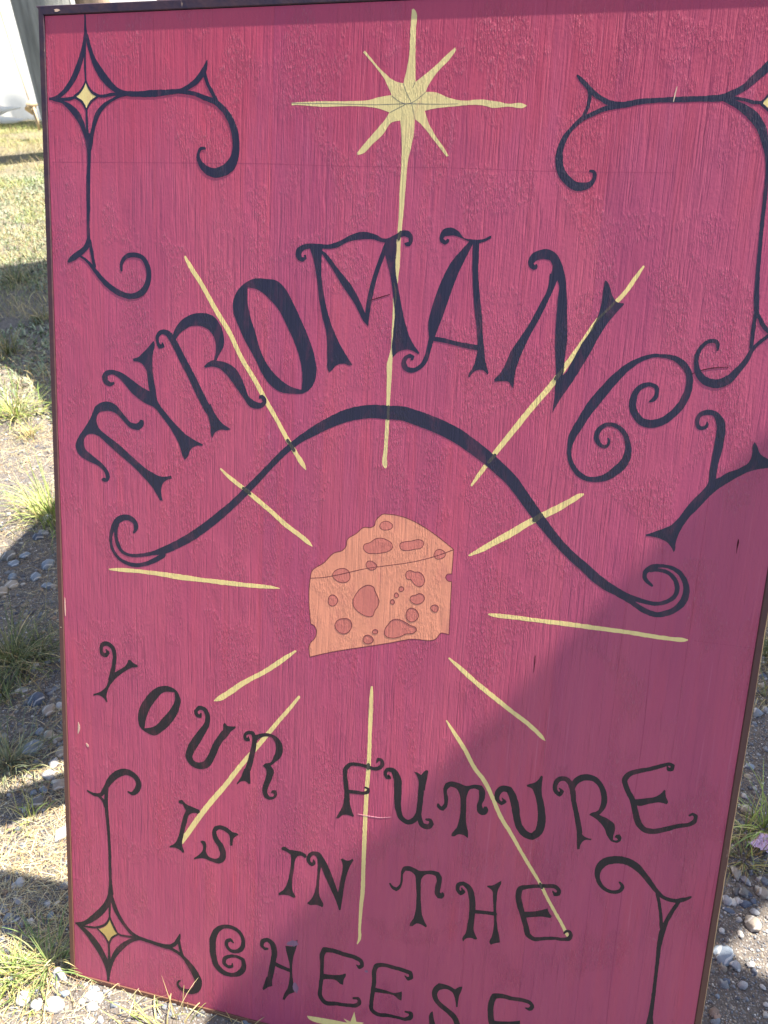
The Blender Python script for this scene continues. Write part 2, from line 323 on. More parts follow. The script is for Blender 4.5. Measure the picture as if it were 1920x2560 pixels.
PAINT = [
    ('letter', 'navy letter T at the left end of the arch', 'navy', ['P 29.0,930.3 36.1,947.1 44.2,958.0 56.2,976.1 64.3,992.5 79.8,1000.4 94.9,998.1 109.7,984.6 122.1,973.2 132.1,972.8 137.6,978.6 142.1,977.6 142.5,971.4 134.5,962.9 122.0,964.1 107.1,976.5 94.6,985.7 79.5,986.4 69.2,982.7 65.1,972.2 68.7,961.1 83.8,949.7 98.9,940.7 123.9,922.2 151.4,904.0 171.3,897.4 185.7,900.3 187.4,896.6 173.8,888.9 169.9,877.0 172.4,861.5 167.4,861.7 158.7,875.9 141.2,893.9 121.2,910.5 103.6,922.8 81.0,939.2 68.4,948.5 58.2,951.1 47.8,948.0 43.7,940.7 44.6,929.3 57.3,918.8 75.1,906.4 83.9,895.6 85.6,888.7 82.3,881.9 74.5,881.1 71.2,883.9 73.4,886.4 79.3,886.3 77.9,893.1 67.3,903.4 46.7,910.9 33.9,919.1']),
    ('letter', 'navy letter Y second in the arch', 'navy', ['P 159.0,1091.4 160.2,1088.6 157.7,1071.3 157.5,1049.7 162.2,1021.6 164.5,1008.5 179.1,989.7 196.1,973.3 208.3,963.1 222.8,955.4 236.1,950.3 235.4,948.0 225.3,947.4 216.8,941.1 212.0,929.9 207.6,925.7 205.2,929.3 199.8,944.6 188.8,963.8 171.7,984.7 159.6,997.1 144.8,1002.7 125.2,1014.7 110.5,1029.2 100.6,1037.4 90.7,1040.1 85.1,1037.5 85.0,1032.0 90.5,1029.0 95.0,1029.9 95.9,1027.1 89.1,1022.9 82.8,1024.1 77.4,1029.3 76.1,1036.9 80.7,1043.9 90.8,1046.7 103.3,1045.3 123.0,1035.5 137.7,1026.5 152.4,1019.8 150.0,1031.7 146.5,1051.2 140.5,1058.4 127.0,1061.3 126.4,1064.8 133.2,1066.7 143.1,1074.8']),
    ('letter', 'navy letter R with curled tail', 'navy', ['S 172.8,1088.9,2.27 174.2,1085.1,5.44 168.6,1083.7,5.45 165.5,1090.0,4.99 165.1,1097.4,5.89 171.2,1104.1,6.32 180.7,1102.9,8.11 187.9,1095.4,9.46 195.0,1084.1,9.92 205.7,1065.5,10.39 217.7,1045.8,10.86 229.7,1023.9,11.34 239.3,1007.2,10.91 244.1,998.9,10.01', 'P 237.0,1002.7 247.6,1008.9 256.0,993.2 265.6,983.0 278.7,975.7 275.2,973.9 263.4,973.5 255.1,969.1 251.1,961.0 249.2,963.1 247.9,975.1 244.2,990.2', 'P 187.2,1095.4 191.5,1107.3 201.0,1120.4 215.1,1129.4 233.7,1132.9 250.0,1129.9 261.7,1117.0 266.9,1100.6 266.6,1090.1 260.9,1079.3 255.7,1069.5 271.5,1067.2 285.5,1059.6 295.0,1045.4 299.8,1035.1 305.8,1022.7 316.3,1016.6 323.2,1015.3 325.9,1017.7 324.0,1021.4 320.4,1021.1 320.5,1025.4 325.0,1027.2 330.9,1022.3 331.0,1014.8 325.5,1009.1 316.3,1006.9 307.3,1008.9 297.8,1020.0 286.0,1034.1 271.8,1050.3 260.0,1059.1 248.3,1060.5 238.9,1058.5 237.0,1060.5 245.9,1067.8 252.2,1070.3 254.4,1078.9 254.8,1089.5 251.4,1101.9 243.2,1110.9 231.5,1115.1 217.5,1114.4 205.7,1108.0 196.2,1099.0 191.9,1090.3']),
    ('letter', 'navy letter O with wide right side', 'navy', ['P 312.5,1181.9 299.4,1176.9 286.1,1165.2 279.5,1148.7 280.9,1134.4 288.0,1118.2 298.6,1098.1 310.4,1080.0 314.8,1072.9 324.3,1055.7 336.0,1041.7 349.9,1033.1 370.2,1031.3 383.6,1032.6 394.5,1039.2 400.7,1050.0 402.7,1066.7 399.5,1082.9 392.2,1103.0 380.4,1126.7 366.4,1152.3 354.8,1169.9 343.6,1179.4 325.8,1181.8 | 300.6,1169.8 301.0,1151.6 304.7,1133.4 314.1,1108.2 321.3,1086.8 333.1,1066.7 349.4,1050.9 365.4,1041.5 382.3,1037.4 382.9,1053.1 380.0,1073.6 370.2,1099.8 358.5,1121.6 346.8,1141.4 330.9,1156.9 317.3,1166.4']),
    ('letter', 'navy letter M crossing the long yellow ray', 'navy', ['P 376.9,1226.7 383.3,1228.2 398.3,1228.6 413.1,1228.2 427.7,1232.8 444.1,1241.2 458.4,1245.0 472.9,1243.0 489.7,1237.2 501.6,1242.1 511.4,1247.6 519.5,1247.2 524.9,1241.7 525.3,1234.2 521.7,1228.5 516.6,1228.4 514.4,1232.1 517.3,1233.5 520.3,1234.1 519.6,1238.8 513.8,1240.5 505.9,1237.5 494.0,1232.9 485.8,1232.7 473.3,1235.8 458.9,1235.5 440.3,1232.2 423.9,1224.1 411.3,1222.4 402.8,1222.5 386.7,1222.1 379.3,1220.0 375.6,1215.0 377.0,1211.1 380.7,1211.2 379.5,1214.1 382.7,1214.2 383.6,1209.4 378.7,1205.3 372.2,1207.1 368.3,1212.8 368.9,1220.7', 'P 386.7,1224.1 404.9,1222.6 404.3,1210.9 405.1,1189.5 409.4,1164.0 416.8,1138.5 424.0,1120.8 435.8,1099.2 449.6,1079.7 452.5,1075.8 449.8,1074.2 441.1,1076.2 430.4,1072.9 424.2,1066.0 421.0,1063.3 419.4,1065.7 417.4,1081.9 414.5,1116.3 408.3,1136.1 401.8,1165.7 397.6,1191.2 392.5,1210.6', 'P 398.5,1223.4 407.2,1218.8 429.3,1196.1 447.1,1177.2 458.5,1160.0 467.3,1142.7 468.2,1154.6 472.2,1178.2 479.2,1203.5 486.3,1224.7 489.8,1234.3 498.0,1234.5 488.9,1213.4 481.9,1192.1 477.7,1172.5 474.6,1152.9 472.4,1126.1 467.3,1130.8 452.4,1153.9 434.4,1176.8 416.4,1201.6 404.0,1216.8', 'P 489.8,1235.3 503.8,1239.4 504.9,1227.1 504.4,1211.9 505.2,1198.6 509.4,1179.5 514.7,1158.4 522.5,1131.5 532.1,1110.3 543.3,1096.1 541.4,1094.6 532.9,1098.5 522.5,1098.9 514.4,1095.5 508.1,1088.7 507.3,1091.1 506.6,1120.9 507.3,1144.5 504.1,1163.8 498.3,1192.6 492.1,1211.6 488.2,1226.7']),
    ('letter', 'navy letter A with curled left foot', 'navy', ['P 602.1,1238.9 591.3,1240.5 582.9,1248.6 572.8,1252.6 564.1,1250.0 559.8,1241.6 561.3,1234.2 567.4,1231.6 572.1,1234.5 572.5,1238.2 569.8,1239.1 567.6,1236.6 564.9,1238.9 566.7,1241.8 577.4,1242.9 587.4,1240.4 597.5,1236.0 605.5,1233.8 615.0,1235.9 625.2,1240.9 624.9,1244.0 622.1,1243.0 616.6,1240.2 608.9,1238.7', 'P 598.4,1237.0 603.7,1236.2 596.8,1220.2 588.4,1201.3 581.9,1182.2 576.3,1162.9 570.7,1143.5 564.8,1125.7 560.7,1111.8 557.6,1097.9 553.4,1083.8 544.7,1074.3 532.6,1069.6 523.0,1073.0 519.8,1081.8 523.0,1090.0 531.0,1094.4 537.0,1091.8 535.7,1086.7 531.6,1085.5 532.4,1088.9 528.3,1088.7 525.9,1083.2 529.0,1077.4 536.3,1076.4 544.3,1081.3 549.8,1091.5 553.0,1105.5 554.1,1119.3 552.3,1131.0 555.0,1150.5 560.6,1171.9 567.3,1191.1 577.7,1212.2 590.3,1227.5', 'P 602.3,1237.1 610.1,1236.3 611.4,1220.6 611.9,1202.0 616.0,1174.0 621.2,1145.7 624.1,1122.9 626.9,1107.6 630.8,1088.3 635.4,1075.9 634.0,1073.9 628.6,1078.4 621.6,1079.0 615.9,1075.7 611.4,1069.1 609.3,1069.8 610.0,1073.4 615.3,1083.5 618.2,1097.4 616.3,1126.3 610.7,1154.8 606.5,1183.1 603.7,1211.1', 'P 560.3,1117.7 570.5,1117.2 590.9,1113.4 619.2,1110.1 620.7,1103.0 599.5,1106.1 575.0,1110.6 559.7,1112.2']),
    ('letter', 'navy letter N with curled top', 'navy', ['P 684.7,1210.8 684.6,1206.2 680.6,1204.6 675.0,1207.8 673.0,1215.1 676.1,1222.5 685.9,1228.6 697.0,1229.4 706.8,1224.2 713.4,1214.4 719.6,1198.2 723.5,1178.2 726.8,1150.5 729.7,1122.6 729.1,1103.6 728.9,1080.7 726.3,1055.5 720.3,1031.3 721.1,1049.3 720.6,1074.4 716.8,1102.9 714.1,1131.2 713.2,1168.5 712.0,1190.6 707.6,1196.9 701.8,1199.5 703.0,1210.5 699.2,1216.7 690.6,1217.8 682.4,1215.3 679.8,1212.5 681.6,1210.2 682.7,1212.6', 'P 700.7,1201.3 711.4,1197.0 707.9,1185.0 701.2,1166.2 693.5,1147.2 685.6,1129.8 679.3,1114.2 673.1,1096.6 669.0,1077.0 668.6,1059.0 666.6,1060.3 661.1,1066.4 654.2,1066.7 644.0,1065.3 643.3,1068.6 649.5,1075.8 656.3,1089.8 660.8,1103.6 670.9,1121.4 680.9,1139.0 691.9,1163.9 699.6,1182.8', 'P 768.7,1195.4 771.8,1191.9 778.9,1176.7 784.2,1170.5 791.9,1169.6 792.7,1167.8 787.1,1160.6 777.6,1147.3 768.4,1130.2 759.5,1109.1 750.3,1089.7 739.3,1067.9 731.2,1053.9 720.3,1031.3 721.1,1049.3 723.4,1074.6 728.7,1078.8 739.8,1100.5 747.4,1117.9 756.8,1135.2 764.0,1154.1 766.1,1168.9 766.5,1181.7 767.0,1194.1']),
    ('letter', 'navy letter C drawn as two spirals', 'navy', ['S 836.5,1053.5,2.22 841.1,1056.7,5.18 843.5,1063.4,4.79 842.1,1070.9,4.78 835.3,1074.2,5.16 826.4,1072.1,6.28 819.1,1064.6,7.43 816.6,1054.0,8.21 817.9,1042.7,8.61 823.6,1033.5,8.99 831.7,1027.4,9.73 841.0,1026.2,10.08 853.4,1030.0,9.65 863.3,1038.4,9.23 872.6,1050.4,9.16 878.0,1063.9,8.74 879.9,1077.1,7.97 878.2,1088.1,7.59 869.8,1100.6,7.94 858.3,1107.3,6.15 845.5,1109.3,4.35 833.0,1108.6,4.74 819.2,1103.2,5.87 807.3,1095.0,8.13 797.4,1085.0,10.04 787.7,1073.0,11.61 778.0,1059.0,12.45 769.9,1046.9,12.92 761.9,1032.8,11.48 754.1,1016.6,10.60 747.9,1002.3,9.31 745.8,988.3,5.46 747.8,974.5,5.48 753.8,963.0,6.27 761.4,955.3,7.06 770.5,950.9,6.26 783.0,950.7,7.02 795.0,954.8,9.31 805.4,963.7,10.79 814.6,974.5,10.72 817.9,986.5,8.76 816.9,998.2,6.84 812.5,1009.5,6.06 805.0,1017.6,5.68 795.2,1021.7,4.94 786.0,1020.0,5.72 779.2,1012.7,6.51 778.0,1002.8,6.53 783.0,995.3,5.38 789.0,992.9,3.84 792.8,996.2,3.83 793.2,1002.1,2.68 791.9,1004.3,1.53']),
    ('letter', 'navy letter Y at the right end of the arch', 'navy', ['S 906.1,1033.1,1.82 906.1,1028.7,4.38 902.6,1025.8,4.39 898.1,1025.9,5.13 894.6,1032.2,4.76 896.2,1040.8,5.47 903.6,1045.1,6.17 912.6,1044.3,6.52 919.7,1036.9,9.05 923.0,1025.9,10.16 923.0,1012.7,10.21 922.4,997.4,9.89 920.9,982.0,8.84 921.1,966.6,8.15 920.6,956.8,5.57', 'P 962.9,1013.7 965.4,1010.5 971.3,999.7 980.6,994.5 990.8,991.1 991.2,988.3 982.2,983.7 970.6,980.7 955.8,973.6 942.9,963.8 930.1,952.9 920.8,942.3 910.1,926.5 900.8,913.6 893.5,898.9 890.2,888.5 888.7,878.2 888.9,869.1 887.9,866.6 884.8,871.7 877.4,879.0 867.5,882.9 852.4,883.8 851.4,885.8 866.3,892.9 880.2,901.4 888.2,911.3 894.1,922.8 903.2,937.6 912.5,950.2 916.8,958.4 917.6,966.3 924.0,964.9 938.0,973.9 951.2,980.9 959.1,987.3 962.1,997.0 961.5,1010.2']),
    ('curved_line', 'navy curved line under the arched word', 'navy', ['S 124.4,808.4,3.47 127.5,814.0,6.93 127.1,822.3,7.41 120.0,828.6,8.40 109.7,829.9,8.91 98.0,823.9,9.95 90.0,812.3,8.01 86.4,802.3,6.03 85.1,792.5,5.04 88.0,778.3,5.05 98.2,764.9,5.05 113.8,758.3,6.05 129.4,757.7,6.02 145.0,762.0,6.49 160.4,769.9,7.44 173.2,778.6,7.40', 'S 97.9,820.3,5.48 94.3,808.0,5.50 94.2,798.3,5.52 97.3,786.6,6.03 103.7,776.5,5.53 116.6,772.0,5.02 132.2,773.3,5.50 152.8,778.6,5.95 173.3,785.8,10.83 196.0,797.9,11.70 218.5,812.2,12.54 243.1,831.3,12.39 267.2,852.3,11.77 286.2,870.2,10.71 304.9,890.1,10.13 318.5,904.8,9.59 336.9,925.3,8.58 361.6,951.6,8.90 379.3,967.1,9.26 398.9,980.4,12.00 418.5,992.6,14.05 450.8,1008.1,17.04 482.9,1015.2,17.89 506.4,1015.5,18.39 525.5,1015.7,19.10 546.8,1010.7,19.62 574.4,1002.6,19.50 599.9,992.3,19.40 621.4,979.8,18.73 638.5,969.0,17.88 655.8,956.2,17.24 677.2,938.7,16.20 690.6,923.5,15.19 706.4,904.4,14.59 719.8,889.2,13.38 735.4,872.2,12.17 750.8,857.2,11.35 766.0,844.3,11.74 780.9,833.5,12.53 795.9,821.7,12.92 812.7,811.2,12.09 827.0,805.2,10.05 843.1,800.4,7.21 858.8,797.2,5.98 874.3,796.1,5.16 887.1,800.4,5.52 896.3,809.5,5.88 897.7,821.1,5.86 893.7,830.9,5.46 886.2,838.1,5.07 874.5,841.2,4.70 863.4,839.4,4.72', 'S 816.9,808.6,6.04 829.3,801.7,7.23 841.6,796.0,6.42 860.1,785.8,7.20 876.0,781.6,7.17 887.1,784.2,7.54 899.4,792.2,7.88 907.4,803.7,9.01 909.3,818.4,7.79 905.9,830.3,6.61 898.0,840.6,5.82 887.1,846.1,5.06 873.8,846.9,4.69 862.9,843.1,7.07 857.0,836.6,6.31 856.9,829.3,5.13 861.4,823.7,4.74 866.9,819.6,3.16']),
    ('star', 'large pale yellow star with a long ray running down', 'dim_yellow', ['P 509.7,1502.9 512.0,1500.3 513.8,1478.3 515.6,1444.0 517.0,1421.5 529.4,1430.0 543.9,1441.7 554.6,1451.7 563.5,1458.6 565.0,1455.7 557.0,1444.8 548.1,1436.5 539.2,1426.3 534.0,1417.8 530.3,1410.0 544.3,1408.9 558.0,1403.5 577.3,1399.4 598.0,1400.4 616.8,1398.4 637.3,1395.2 642.9,1395.9 650.3,1395.4 655.5,1392.8 650.8,1390.3 645.3,1390.4 637.6,1391.8 611.8,1391.3 604.2,1393.4 570.2,1393.3 547.4,1391.4 530.8,1388.5 537.0,1374.0 547.8,1358.0 558.3,1345.5 564.4,1336.6 561.9,1335.7 554.6,1343.7 544.1,1355.3 533.6,1366.9 525.2,1374.9 518.7,1379.4 519.0,1365.2 517.0,1350.9 513.3,1331.1 512.1,1302.0 511.6,1278.1 510.2,1250.1 509.7,1235.1 510.1,1208.6 508.9,1179.8 508.1,1148.7 507.6,1121.2 507.4,1089.4 507.6,1061.3 507.2,1030.7 507.7,999.8 507.6,974.8 507.3,953.8 507.4,941.1 506.0,939.5 504.4,940.8 502.6,968.1 502.6,999.4 502.3,1030.4 501.3,1060.9 500.5,1081.0 503.9,1095.2 504.5,1121.1 504.4,1140.7 503.7,1164.1 504.1,1198.8 504.0,1217.9 505.0,1246.3 505.3,1265.0 504.7,1292.7 505.0,1320.2 504.4,1347.3 502.3,1365.3 500.6,1377.8 487.9,1374.3 480.6,1363.6 467.2,1351.0 451.7,1338.3 447.2,1337.7 446.5,1340.1 459.0,1354.7 472.3,1369.0 481.6,1379.7 486.2,1387.1 473.0,1391.4 452.9,1394.3 432.7,1394.9 396.0,1394.6 371.1,1396.7 356.9,1397.2 356.4,1399.9 391.6,1400.9 436.5,1400.7 456.6,1401.4 472.3,1404.7 487.6,1407.1 482.5,1416.9 477.1,1425.7 466.5,1438.2 456.1,1448.9 448.8,1456.0 450.7,1458.1 458.0,1450.6 468.4,1439.9 478.8,1431.0 491.0,1422.9 501.9,1420.0 504.2,1430.5 507.0,1447.7 507.2,1470.0 507.2,1492.1 507.5,1501.8']),
    ('pencil_line', '', 'pencil', ['S 356.4,1399.4,0.59 412.3,1398.0,0.58 472.8,1396.2,0.56 507.3,1396.8,0.74 550.9,1395.8,0.55 571.9,1396.0,0.36', 'S 501.9,1420.0,0.55 506.5,1409.5,0.55 511.9,1400.6,0.56 519.1,1379.4,0.56', 'S 488.0,1406.2,0.56 507.3,1396.8,0.56 530.7,1409.8,0.55', 'S 486.8,1387.1,0.56 507.3,1396.8,0.56', 'S 517.0,1421.5,0.55 513.9,1414.6,0.55']),
    ('ray', '', 'yellow', ['S 207.9,1206.7,3.03 214.9,1195.3,5.64 231.2,1173.4,6.08 254.5,1137.3,6.54 275.6,1107.3,6.56 292.2,1076.8,6.14 315.5,1043.5,6.60 329.8,1020.1,6.61 346.4,995.7,5.74 363.1,969.0,6.20 377.4,948.6,6.21 389.3,932.3,4.88 392.2,927.8,1.33']),
    ('ray', '', 'yellow', ['S 810.3,1212.8,2.13 802.6,1199.3,4.65 790.5,1179.0,5.06 780.9,1167.7,5.46 764.6,1148.6,5.53 747.4,1117.9,5.99 729.7,1088.4,6.46 714.8,1064.4,6.93 692.5,1033.6,7.05 671.6,1002.2,7.16 648.7,967.9,6.08 634.3,944.0,5.33 624.7,927.9,2.48']),
    ('ray', '', 'yellow', ['S 264.0,917.2,2.31 276.1,907.5,5.09 300.1,891.9,5.99 319.1,879.1,6.90 343.0,862.5,6.43 366.9,844.7,6.87 385.8,833.2,6.40 400.0,823.5,5.47 405.3,819.2,1.37']),
    ('ray', '', 'yellow', ['S 81.5,745.3,2.04 97.9,746.6,5.59 131.9,748.3,5.53 170.5,748.3,6.97 203.6,747.6,8.38 233.7,747.7,6.35 270.9,748.1,7.25 307.6,748.8,6.22 331.8,749.8,5.70 346.1,750.4,4.26 358.1,750.3,1.18']),
    ('ray', '', 'yellow', ['S 629.3,832.0,2.55 642.6,840.4,6.32 660.3,853.2,7.94 683.3,869.5,9.08 702.2,884.2,8.17 721.1,896.6,8.49 739.7,908.9,8.41 754.4,919.6,6.75 765.2,927.8,5.13 768.9,929.8,2.36']),
    ('ray', '', 'yellow', ['S 662.3,752.3,2.58 672.9,752.2,5.57 693.5,752.8,5.54 724.5,752.7,5.48 755.1,753.1,6.26 785.3,753.0,6.21 815.1,752.9,5.74 844.6,752.8,5.28 873.8,751.7,5.63 902.6,751.6,5.18 915.8,752.4,4.36 918.7,752.9,1.98']),
    ('ray', '', 'yellow', ['S 386.4,657.8,2.40 372.8,646.6,6.28 353.9,630.3,7.31 334.6,615.0,6.89 322.5,606.9,6.93 300.6,591.0,8.00 280.7,573.9,8.59 263.1,560.8,6.11 257.7,557.7,1.53']),
    ('ray', '', 'yellow', ['S 393.6,586.3,3.90 382.4,569.5,5.41 363.6,543.3,5.97 346.9,519.3,7.04 327.4,491.4,7.13 302.9,457.0,7.24 275.1,414.5,7.91 257.0,389.4,8.53 236.1,357.9,8.64 217.4,326.5,8.21 206.6,307.4,6.62 204.4,300.5,2.21']),
    ('ray', '', 'yellow', ['S 503.7,620.1,2.81 503.9,607.0,5.17 504.2,582.8,6.38 504.8,545.0,5.73 505.5,495.5,6.29 504.7,455.0,6.36 504.7,419.1,6.42 505.1,388.1,6.48 505.6,354.2,6.53 506.3,314.6,6.09 507.0,287.9,6.64 505.7,255.0,5.67 505.4,219.3,4.16 505.5,197.2,4.19 503.1,190.2,2.10']),
    ('ray', '', 'yellow', ['S 615.6,586.4,2.29 626.6,571.6,5.03 643.9,548.3,5.96 661.5,520.3,5.97 676.1,503.7,6.43 688.9,481.8,5.99 702.2,455.1,6.01 722.0,426.6,5.56 737.3,403.1,5.11 752.4,381.4,5.11 767.6,359.7,4.66 780.7,337.5,4.67 793.5,317.6,4.67 806.4,297.8,4.68 814.3,284.3,4.22 816.7,280.5,1.41']),
    ('ray', '', 'yellow', ['S 612.7,680.7,2.67 628.2,669.3,5.79 653.5,650.2,6.66 678.5,633.5,6.64 705.5,616.0,6.18 723.4,605.2,6.16 739.2,594.0,5.71 750.7,584.0,3.95 754.0,581.1,1.10']),
    ('star', 'small yellow star at the bottom edge', 'yellow', ['P 425.7,34.6 454.5,37.9 493.2,40.9 487.0,47.1 498.7,44.3 504.2,64.6 508.3,47.1 521.0,48.5 512.5,40.1 546.7,42.9 511.8,29.6 522.5,19.6 508.0,27.1 506.5,-20.9 499.2,24.4 486.8,11.9 493.9,27.3 455.0,26.2 427.1,32.1']),
    ('cheese_wedge', 'orange wedge of holed cheese with thin brown outlines', 'cheese', ['P 505.6,876.1 512.1,876.8 607.1,838.0 607.4,818.9 607.1,803.1 601.2,801.9 599.0,797.0 602.9,792.5 607.9,792.2 608.5,766.1 609.6,715.7 604.1,716.5 598.6,716.4 594.6,711.2 593.7,709.5 555.6,701.0 524.9,690.7 466.4,672.7 438.8,663.8 408.6,652.0 408.2,673.5 414.6,681.6 417.0,692.6 413.9,700.5 407.9,703.2 404.7,771.6 406.2,781.0 424.1,796.9 439.4,813.4 450.6,818.1 455.9,825.4 456.6,833.3 469.6,844.8 481.3,854.9 489.1,855.3 495.5,859.7 496.3,865.3 501.4,872.4']),
    ('cheese_outline', '', 'brown', ['SC 505.6,876.1,0.98 512.1,876.8,0.98 607.1,838.0,0.96 607.4,818.9,0.97 607.1,803.1,0.97 601.2,801.9,0.97 599.0,797.0,0.97 602.9,792.5,0.97 607.9,792.2,0.97 608.5,766.1,0.98 609.6,715.7,0.99 604.1,716.5,1.00 598.6,716.4,1.00 594.6,711.2,1.00 593.7,709.5,1.00 555.6,701.0,1.01 524.9,690.7,1.03 466.4,672.7,1.05 438.8,663.8,1.06 408.6,652.0,1.07 408.2,673.5,1.07 414.6,681.6,1.06 417.0,692.6,1.06 413.9,700.5,1.06 407.9,703.2,1.06 404.7,771.6,1.04 406.2,781.0,1.04 424.1,796.9,1.03 439.4,813.4,1.02 450.6,818.1,1.01 455.9,825.4,1.01 456.6,833.3,1.01 469.6,844.8,1.00 481.3,854.9,0.99 489.1,855.3,0.99 495.5,859.7,0.99 496.3,865.3,0.99 501.4,872.4,0.98', 'S 404.7,771.6,0.92 427.2,776.0,0.92 452.1,783.9,1.14 483.2,795.0,0.90 516.2,803.9,0.89 548.7,812.5,0.88 569.9,819.9,0.87 590.7,828.9,1.07 607.1,837.4,1.07']),
    ('cheese_hole', '', 'hole', ['P 520.8,861.4 520.5,859.2 519.1,857.3 516.8,855.7 514.4,854.8 511.8,854.3 509.2,854.0 506.6,854.4 504.3,855.7 502.9,857.3 502.5,859.4 503.1,861.4 504.3,863.5 506.0,865.0 508.5,866.4 511.1,866.9 513.8,866.7 516.0,865.9 518.0,864.8 519.9,863.3']),
    ('cheese_hole', '', 'hole', ['P 480.8,824.9 481.5,829.5 490.2,834.2 497.6,840.2 505.2,842.1 514.1,840.5 521.0,836.2 522.4,830.9 518.3,825.5 508.6,821.5 497.6,819.1 485.4,819.5']),
    ('cheese_hole', '', 'hole', ['P 532.6,833.1 532.9,837.6 538.2,840.4 548.9,843.1 559.5,846.1 564.4,844.4 565.5,840.2 563.4,835.6 554.0,831.9 542.2,828.7 535.6,829.1']),
    ('cheese_hole', '', 'hole', ['P 596.7,829.6 596.4,827.4 595.0,825.3 593.2,824.0 591.2,822.9 589.1,822.2 586.7,821.7 584.3,822.3 582.3,823.6 581.1,825.6 581.0,827.8 581.5,830.0 582.4,831.9 583.8,833.8 585.8,834.9 588.1,835.6 590.5,835.5 592.7,834.6 594.5,833.5 596.1,831.8']),
    ('cheese_hole', '', 'hole', ['P 501.4,799.7 500.3,797.7 498.6,796.4 496.7,795.3 494.2,794.8 492.0,794.9 489.7,795.8 487.9,797.1 486.9,798.8 486.1,800.5 486.0,802.5 486.6,804.6 487.8,806.3 490.0,807.5 492.7,807.6 494.9,807.2 497.0,806.3 498.8,805.2 500.5,803.6 501.2,801.7']),
    ('cheese_hole', '', 'hole', ['P 463.5,783.0 463.7,779.9 462.7,776.8 460.1,773.7 456.1,771.6 451.8,771.1 447.8,771.5 444.4,772.9 441.3,774.6 439.1,776.8 437.9,779.8 438.4,783.1 440.3,786.3 443.2,788.7 446.8,790.7 450.8,791.9 455.1,792.2 458.8,790.9 461.4,788.7 462.9,785.9']),
    ('cheese_hole', '', 'hole', ['P 543.3,793.4 544.1,798.0 549.4,800.9 556.0,799.5 561.4,800.1 567.1,796.8 570.1,790.1 569.0,783.3 564.9,779.4 558.3,780.8 553.7,784.7 551.3,787.7 545.8,788.2']),
    ('cheese_hole', '', 'hole', ['P 447.0,743.8 446.7,741.2 445.6,739.0 444.1,736.9 442.3,735.5 440.0,734.5 437.7,734.5 435.4,735.3 433.9,737.2 433.1,739.6 433.0,741.9 433.1,744.3 433.5,746.6 434.8,748.9 436.8,750.5 439.3,751.3 441.6,750.9 443.5,749.8 445.2,748.2 446.4,746.3']),
    ('cheese_hole', '', 'hole', ['P 492.3,772.4 499.1,769.8 500.5,765.5 504.2,759.1 507.4,750.4 506.2,743.4 502.1,736.0 499.1,727.6 493.6,726.1 484.4,727.8 476.2,732.5 470.6,738.6 469.4,745.4 473.8,757.5 482.3,768.1']),
    ('cheese_hole', '', 'hole', ['P 542.1,773.1 541.7,771.9 541.1,771.0 540.5,770.2 539.7,769.7 538.6,769.1 537.5,768.9 536.4,769.2 535.4,770.0 535.2,771.1 535.1,772.2 535.0,773.3 535.4,774.3 536.2,775.3 537.1,775.8 538.2,776.2 539.3,776.1 540.2,775.8 541.1,775.2 541.8,774.2']),
    ('cheese_hole', '', 'hole', ['P 535.0,763.2 534.8,762.0 534.4,760.8 533.8,760.1 533.0,759.7 532.1,759.4 531.2,759.3 530.3,759.6 529.6,760.2 529.1,761.3 529.0,762.4 529.2,763.5 529.3,764.5 530.0,765.5 530.8,766.2 531.7,766.4 532.6,766.3 533.3,765.7 534.0,765.1 534.5,764.2']),
    ('cheese_hole', '', 'hole', ['P 529.8,752.8 529.9,751.6 529.5,750.4 528.9,749.7 528.0,749.1 527.1,749.0 526.2,749.1 525.5,749.5 524.6,749.8 524.1,750.9 523.8,752.0 524.0,753.1 524.6,754.1 525.2,754.9 525.9,755.6 526.7,756.0 527.6,755.9 528.5,755.5 529.0,754.7 529.5,753.9']),
    ('cheese_hole', '', 'hole', ['P 551.5,759.7 552.8,763.7 559.2,766.8 564.5,769.7 570.1,767.8 571.9,762.4 568.6,756.8 562.2,753.7 554.4,755.6']),
    ('cheese_hole', '', 'hole', ['P 592.1,750.1 591.8,748.7 591.0,747.2 589.6,746.1 587.9,745.7 585.9,745.8 584.3,746.8 583.2,747.7 582.2,748.9 581.7,750.4 581.6,752.0 582.4,753.5 583.4,754.5 584.8,755.4 586.3,756.0 588.3,756.1 590.0,755.6 591.4,754.5 592.2,753.0 592.3,751.4']),
    ('cheese_hole', '', 'hole', ['P 565.2,738.3 565.0,735.3 563.8,732.4 561.8,730.0 559.5,728.1 556.7,727.1 553.6,726.9 550.8,728.1 548.9,730.1 547.9,732.9 547.5,735.8 547.7,738.6 548.2,741.6 549.8,744.3 552.3,746.5 555.4,747.1 558.3,746.6 560.8,745.4 562.9,743.4 564.4,741.1']),
    ('cheese_hole', '', 'hole', ['P 469.5,708.8 468.8,705.0 467.1,701.5 464.7,698.3 461.6,696.2 457.9,695.0 454.2,695.4 450.9,696.6 448.3,698.8 445.8,701.7 444.7,705.3 445.0,709.3 447.2,712.9 450.1,715.7 453.5,717.3 456.9,718.2 460.6,718.7 464.3,718.1 467.3,716.0 469.1,712.7']),
    ('cheese_hole', '', 'hole', ['P 518.6,702.6 518.2,709.4 523.2,719.4 528.5,725.9 535.1,727.9 545.2,725.9 554.3,721.5 562.2,719.2 563.6,715.2 559.5,710.7 549.6,708.2 539.9,702.2 528.9,699.0 522.1,699.6']),
